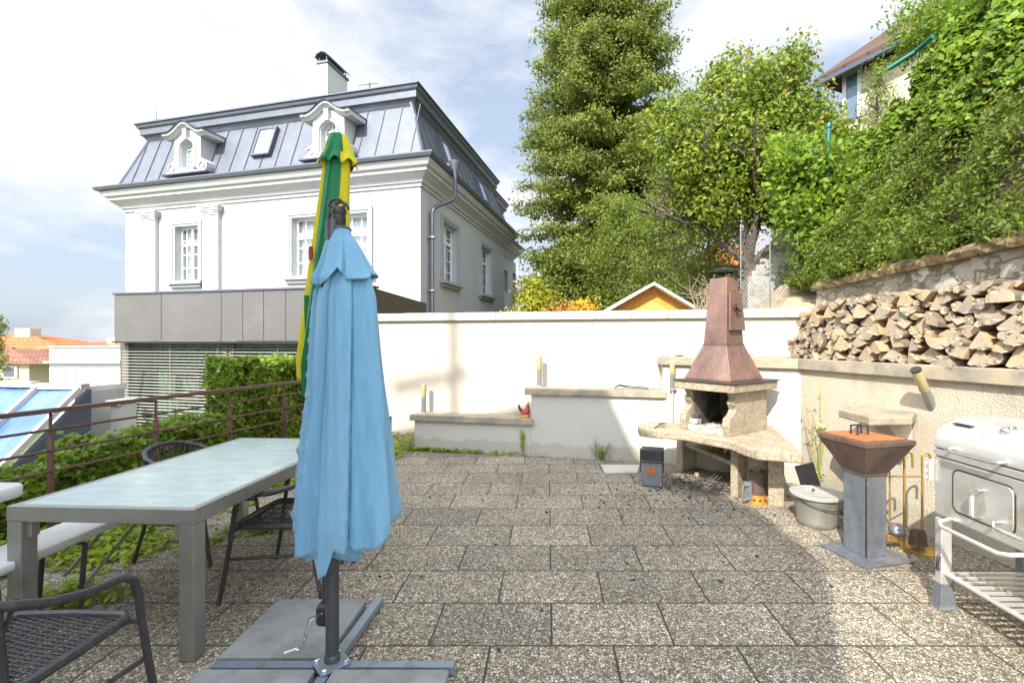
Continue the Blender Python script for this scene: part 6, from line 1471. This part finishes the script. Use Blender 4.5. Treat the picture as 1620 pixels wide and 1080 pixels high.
# door with rounded outline
ya, yb_ = yy(1508), yy(1607); z0d, z1d = .575, .805
def rrz(y0, y1, z0, z1, r_, x):
    out = []
    for cy, cz, a0 in ((y1-r_, z1-r_, 0), (y0+r_, z1-r_, 90), (y0+r_, z0+r_, 180), (y1-r_, z0+r_, 270)):
        for i in range(7): a = R(a0+90*i/6); out.append(V(x, cy+r_*math.cos(a), cz+r_*math.sin(a)))
    return out
y0_, y1_ = min(ya, yb_), max(ya, yb_)
MB().tube(rrz(y0_, y1_, z0d, z1d, .04, SX-.001), .0035, 6, closed=True).build('door_gap', m_black, sg)
dd_ = MB().loft([rrz(y0_+.005, y1_-.005, z0d+.005, z1d-.005, .036, SX-.001), rrz(y0_+.008, y1_-.008, z0d+.008, z1d-.008, .033, SX-.006)]).build('door', m_steelb, sg)
yc = yy(1553); MB().tube([(SX-.006, yc-.02, .745), (SX-.04, yc-.02, .745), (SX-.05, yc+.0, .735), (SX-.05, yc+.0, .60), (SX-.006, yc+.0, .60)], .006, 8).build('door_handle', m_chrome, dd_, smooth=True)
def coil(a, b, R_, n_, r_=.0022):
    a, b = Vector(a), Vector(b); d = (b-a); u_ = d.normalized().orthogonal().normalized(); v_ = d.normalized().cross(u_); K = n_*10
    return MB().tube([a+d*(i/K)+u_*(R_*math.cos(i*.628))+v_*(R_*math.sin(i*.628)) for i in range(K+1)], r_, 5)
coil((SX-.05, yc, .725), (SX-.05, yc, .61), .010, 14).build('spring_grip', m_chrome, dd_)
yr0, yr1 = yy(1503), yy(1620); zR = .50
MB().tube([(SX, SY-.10, zR+.02), (SX-.075, SY-.12, zR+.01), (SX-.09, SY-.16, zR), (SX-.09, SY-.48, zR), (SX-.075, SY-.52, zR+.01), (SX, SY-.54, zR+.02)], .011, 10).build('front_rail', m_steel, sg, smooth=True)
ys = yy(1585); MB().tube([(SX, ys, .62), (SX-.05, ys-.01, .62), (SX-.06, ys-.02, .60), (SX-.06, ys-.30, .60)], .007, 8).build('vent_handle', m_chrome, sg, smooth=True); coil((SX-.06, ys-.03, .60), (SX-.06, ys-.25, .60), .011, 22).build('spring_grip', m_chrome, sg)
# side latch
m = MB(); m.bx(SX-.03, SX+.02, SY+.004, SY+.02, .70, .82); m.build('latch_plate', m_steel, sg, bevel=.002)
for z in (.80, .755, .72): MB().tube([(SX-.035, SY+.02, z), (SX-.01, SY+.035, z-.01)], .010, 8).build('latch_pin', m_chrome, sg)
# legs
for x, y in ((SX+.025, SY-.03), (SX+D_-.04, SY-.03), (SX+.025, yN+.05), (SX+D_-.04, yN+.05)):
    l = MB().bx(x-.03, x+.03, y-.022, y+.022, .12, .50).build('leg', m_steel if x < SX+.2 else m_galv, sg, bevel=.003)
    MB().loft([[V(x+a, y+b, z) for a, b in ((-w_, -w_*.8), (w_, -w_*.8), (w_, w_*.8), (-w_, w_*.8))] for w_, z in ((.052, .002), (.045, .02), (.034, .12), (.034, .14))]).build('foot_cap', m_galv, l, bevel=.002)
# bottom rack
zr = .20; MB().tube([(SX+.02, SY-.05, zr), (SX+.02, yN, zr)], .013, 8).build('rack_rail', m_steel, sg, smooth=True); MB().tube([(SX+D_-.05, SY-.05, zr), (SX+D_-.05, yN, zr)], .010, 8).build('rack_rail', m_steel, sg, smooth=True)
y = SY-.07
while y > yN: MB().bx(SX+.025, SX+D_-.055, y-.009, y+.009, zr+.0, zr+.012).build('rack_slat', m_steel, sg); y -= .052
MB().tube([(SX+.02, SY-.02, .20), (SX-.02, SY-.04, .22), (SX-.015, SY-.045, .29), (SX+.01, SY-.04, .31)], .008, 8).build('rack_hook', m_black, sg, smooth=True)

# ---------------------------------------------------------------- firewood stack
def log_mesh(kind, w_, ln, seed):
    rg = random.Random(seed); pts = []; arcm = []
    if kind == 'round':
        n = 14; pts = [(w_/2*math.cos(2*math.pi*i/n)*rg.uniform(.93, 1.05), w_/2*math.sin(2*math.pi*i/n)*rg.uniform(.93, 1.05)) for i in range(n)]; bark = [True]*n
    else:
        span = {'half': 180, 'quarter': 95, 'wedge': 62}[kind]; n = {'half': 11, 'quarter': 8, 'wedge': 6}[kind]; Rr = {'half': w_/2, 'quarter': w_*.74, 'wedge': w_*.98}[kind]
        arc_ = [(Rr*math.cos(R(90-span/2+span*i/n))*rg.uniform(.95, 1.04), Rr*math.sin(R(90-span/2+span*i/n))*rg.uniform(.95, 1.04)) for i in range(n+1)]
        pts = arc_; bark = [True]*n
        if kind != 'half': pts = pts+[(rg.uniform(-.1, .1)*w_*.3, rg.uniform(-.05, .12)*w_)]; bark += [False, False]
        else: pts = pts+[(rg.uniform(-.1, .1)*w_, -rg.uniform(-.02, .05)*w_)]; bark += [False, False]
        cy = sum(p[1] for p in pts)/len(pts); cx_ = sum(p[0] for p in pts)/len(pts); pts = [(a-cx_, b-cy) for a, b in pts]
    N_ = len(pts); mb = MB(); K = 5; rr_ = []
    for j in range(K+1):
        y = -ln/2+ln*j/K; s = 1+rg.uniform(-.04, .04); ox, oz = rg.uniform(-.004, .004), rg.uniform(-.004, .004)
        rr_.append([V(a*s+ox, y+(rg.uniform(-.008, .008) if j in (0, K) else 0), b*s+oz) for a, b in pts])
    vs = [p for r_ in rr_ for p in r_]; mb.v = [tuple(v) for v in vs]
    for j in range(K):
        for i in range(N_): mb.f.append([j*N_+i, j*N_+(i+1) % N_, (j+1)*N_+(i+1) % N_, (j+1)*N_+i]); mb.m.append(2 if bark[i % len(bark)] else 1)
    for base in (0, K*N_):
        mb.v.append(tuple(sum((Vector(mb.v[base+i]) for i in range(N_)), V(0, 0, 0))/N_)); ci = len(mb.v)-1
        for i in range(N_): mb.f.append([base+i, base+(i+1) % N_, ci]); mb.m.append(0)
    o_ = mb.build('firewood_log', [m_end, m_split, m_bark], local=True, smooth=True, sharp=28); me = o_.data; bpy.data.objects.remove(o_); 
    return me, pts
kinds = []
for i in range(22):
    kd = ['wedge', 'quarter', 'half', 'wedge', 'quarter', 'round', 'wedge', 'half', 'quarter', 'quarter', 'wedge'][i % 11]; kinds.append((kd, )+log_mesh(kd, .12*random.uniform(.85, 1.2), .36, 100+i))
small = [('round', )+log_mesh('round', .055*random.uniform(.8, 1.3), .34, 300+i) for i in range(6)]+[('quarter', )+log_mesh('quarter', .075, .34, 320+i) for i in range(4)]
LWs = 3.25; nb_ = 650; hm = np.zeros(nb_); s_of = np.linspace(-.16, LWs, nb_); placed = []
def pack(layer_top, ndep, n_try=420):
    for it in range(n_try):
        if hm.min() > .55: break
        lowleft = random.random()
        # choose position with low support
        cand = random.sample(range(8, nb_-8), 26)
        best = None
        for ci in cand:
            s_ = s_of[ci]; sm_ = (s_ < .22 and hm[ci] < .30) or random.random() < .10
            kd, me, pts = random.choice(small if sm_ else kinds); sc_ = random.uniform(1.0, 1.4) if sm_ else random.uniform(.80, 1.25)*(1.05+.17*min(2.2, max(0, s_)))
            th_ = random.choice([0, math.pi, random.uniform(0, 6.28), random.uniform(-.4, .4), math.pi+random.uniform(-.4, .4)])
            P2 = [(sc_*(a*math.cos(th_)-b*math.sin(th_)), sc_*(a*math.sin(th_)+b*math.cos(th_))) for a, b in pts]
            # contact height
            xs = [p[0] for p in P2]; lo_ = -1e9
            i0 = np.searchsorted(s_of, s_+min(xs)); i1 = np.searchsorted(s_of, s_+max(xs))
            if i0 < 1 or i1 >= nb_-1: continue
            g_ = np.linspace(min(xs), max(xs), 14); bot = []
            for x in g_:
                zs_ = []
                for k in range(len(P2)):
                    (ax, az), (bx, bz) = P2[k], P2[(k+1) % len(P2)]
                    if (ax-x)*(bx-x) <= 0 and abs(ax-bx) > 1e-9: zs_.append(az+(bz-az)*(x-ax)/(bx-ax))
                bot.append((min(zs_), max(zs_)) if zs_ else (0, 0))
            hh2 = np.interp(s_+g_, s_of, hm); zc = max(h_-b_[0] for h_, b_ in zip(hh2[1:-1], bot[1:-1])); waste = float(np.mean([zc+b_[0]-h_ for h_, b_ in zip(hh2, bot)])); cap_ = np.interp(s_, [-.15, -.02, .06, .3, 4], [.10, .16, .42, .52, .53])
            if zc+max(b_[1] for b_ in bot) > cap_+.08: continue
            score = zc+waste*2.6
            if best is None or score < best[0]: best = (score, ci, s_, zc, me, sc_, th_, g_, bot, kd, i0, i1)
        if best is None: continue
        _, ci, s_, zc, me, sc_, th_, g_, bot, kd, i0, i1 = best
        zc -= .006
        placed.append((s_, zc, me, sc_, th_, kd))
        tops = np.interp(s_of[i0:i1], s_+g_, [zc+b_[1] for b_ in bot]); hm[i0:i1] = np.maximum(hm[i0:i1], tops)
pack(.6, 0)
print('logs', len(placed))
# row bookkeeping for labels: the stack is described by column from the corner and height
placed.sort(key=lambda t: (round(t[1]/.11), t[0]))
rows_ = {}
for p_ in placed: rows_.setdefault(max(0, int((p_[1])/.12)), []).append(p_)
ordn = lambda n: {1: 'first', 2: 'second', 3: 'third', 4: 'fourth', 5: 'fifth', 6: 'sixth', 7: 'seventh', 8: 'eighth', 9: 'ninth'}.get(n, f"{n}{'st' if n % 10 == 1 and n != 11 else 'nd' if n % 10 == 2 and n != 12 else 'rd' if n % 10 == 3 and n != 13 else 'th'}")
rown = ['bottom', 'second', 'third', 'fourth', 'fifth', 'sixth', 'top', 'top']
desc = {'wedge': 'thin split wedge of firewood', 'quarter': 'quartered firewood log', 'half': 'half round firewood log', 'round': 'thin round firewood branch'}
for rk, lst in rows_.items():
    lst.sort(key=lambda t: t[0])
    for i, (s_, zc, me, sc_, th_, kd) in enumerate(lst):
        o_ = bpy.data.objects.new('firewood_log', me); COL.objects.link(o_)
        pos = FR.pt(s_, 1.312+zc, -.15+random.uniform(-.035, .035)); ang = math.atan2(FR.d.y, FR.d.x)
        o_.location = pos; o_.scale = (sc_, 1.0, sc_)
        # local x -> wall dir, local y -> depth, local z up
        o_.rotation_mode = 'QUATERNION'
        base_ = Matrix((FR.d, -FR.n, V(0, 0, 1))).transposed() if True else None
        yaw = Matrix.Rotation(random.gauss(0, .10)-(.25 if s_ < 0.3 else .0)*random.random(), 3, 'Z'); tl = Matrix.Rotation(random.gauss(0, .04), 3, 'X')
        b3 = Matrix((FR.d, V(0, 0, 1).cross(FR.d), V(0, 0, 1))).transposed()
        o_.rotation_quaternion = (b3 @ yaw @ tl @ Matrix.Rotation(-th_, 3, 'Y')).to_quaternion()
        tag(o_, f"{desc[kd]}, {ordn(i+1)} from the corner in the {rown[rk]} layer of the stack", 'log', 'split firewood logs stacked on the retaining wall')
# a deeper second row of logs behind, partly seen above
bkrow = 0
s_ = .1
while s_ < LWs-.1:
    kd, me, pts = random.choice(kinds); o_ = bpy.data.objects.new('firewood_log', me); COL.objects.link(o_); bkrow += 1
    o_.location = FR.pt(s_, 1.312+.50+random.uniform(-.03, .04), -.52+random.uniform(-.05, .05)); o_.rotation_mode = 'XYZ'; o_.rotation_euler = (random.uniform(-.15, .15), random.uniform(0, 6.28), math.atan2(FR.d.y, FR.d.x)+random.gauss(0, .5)); o_.scale = (1.15, 1.0, 1.15)
    tag(o_, f"{desc[kd]} lying crooked at the stack top rear, {ordn(bkrow)} from corner", 'log', 'split firewood logs stacked on the retaining wall'); s_ += random.uniform(.09, .15)
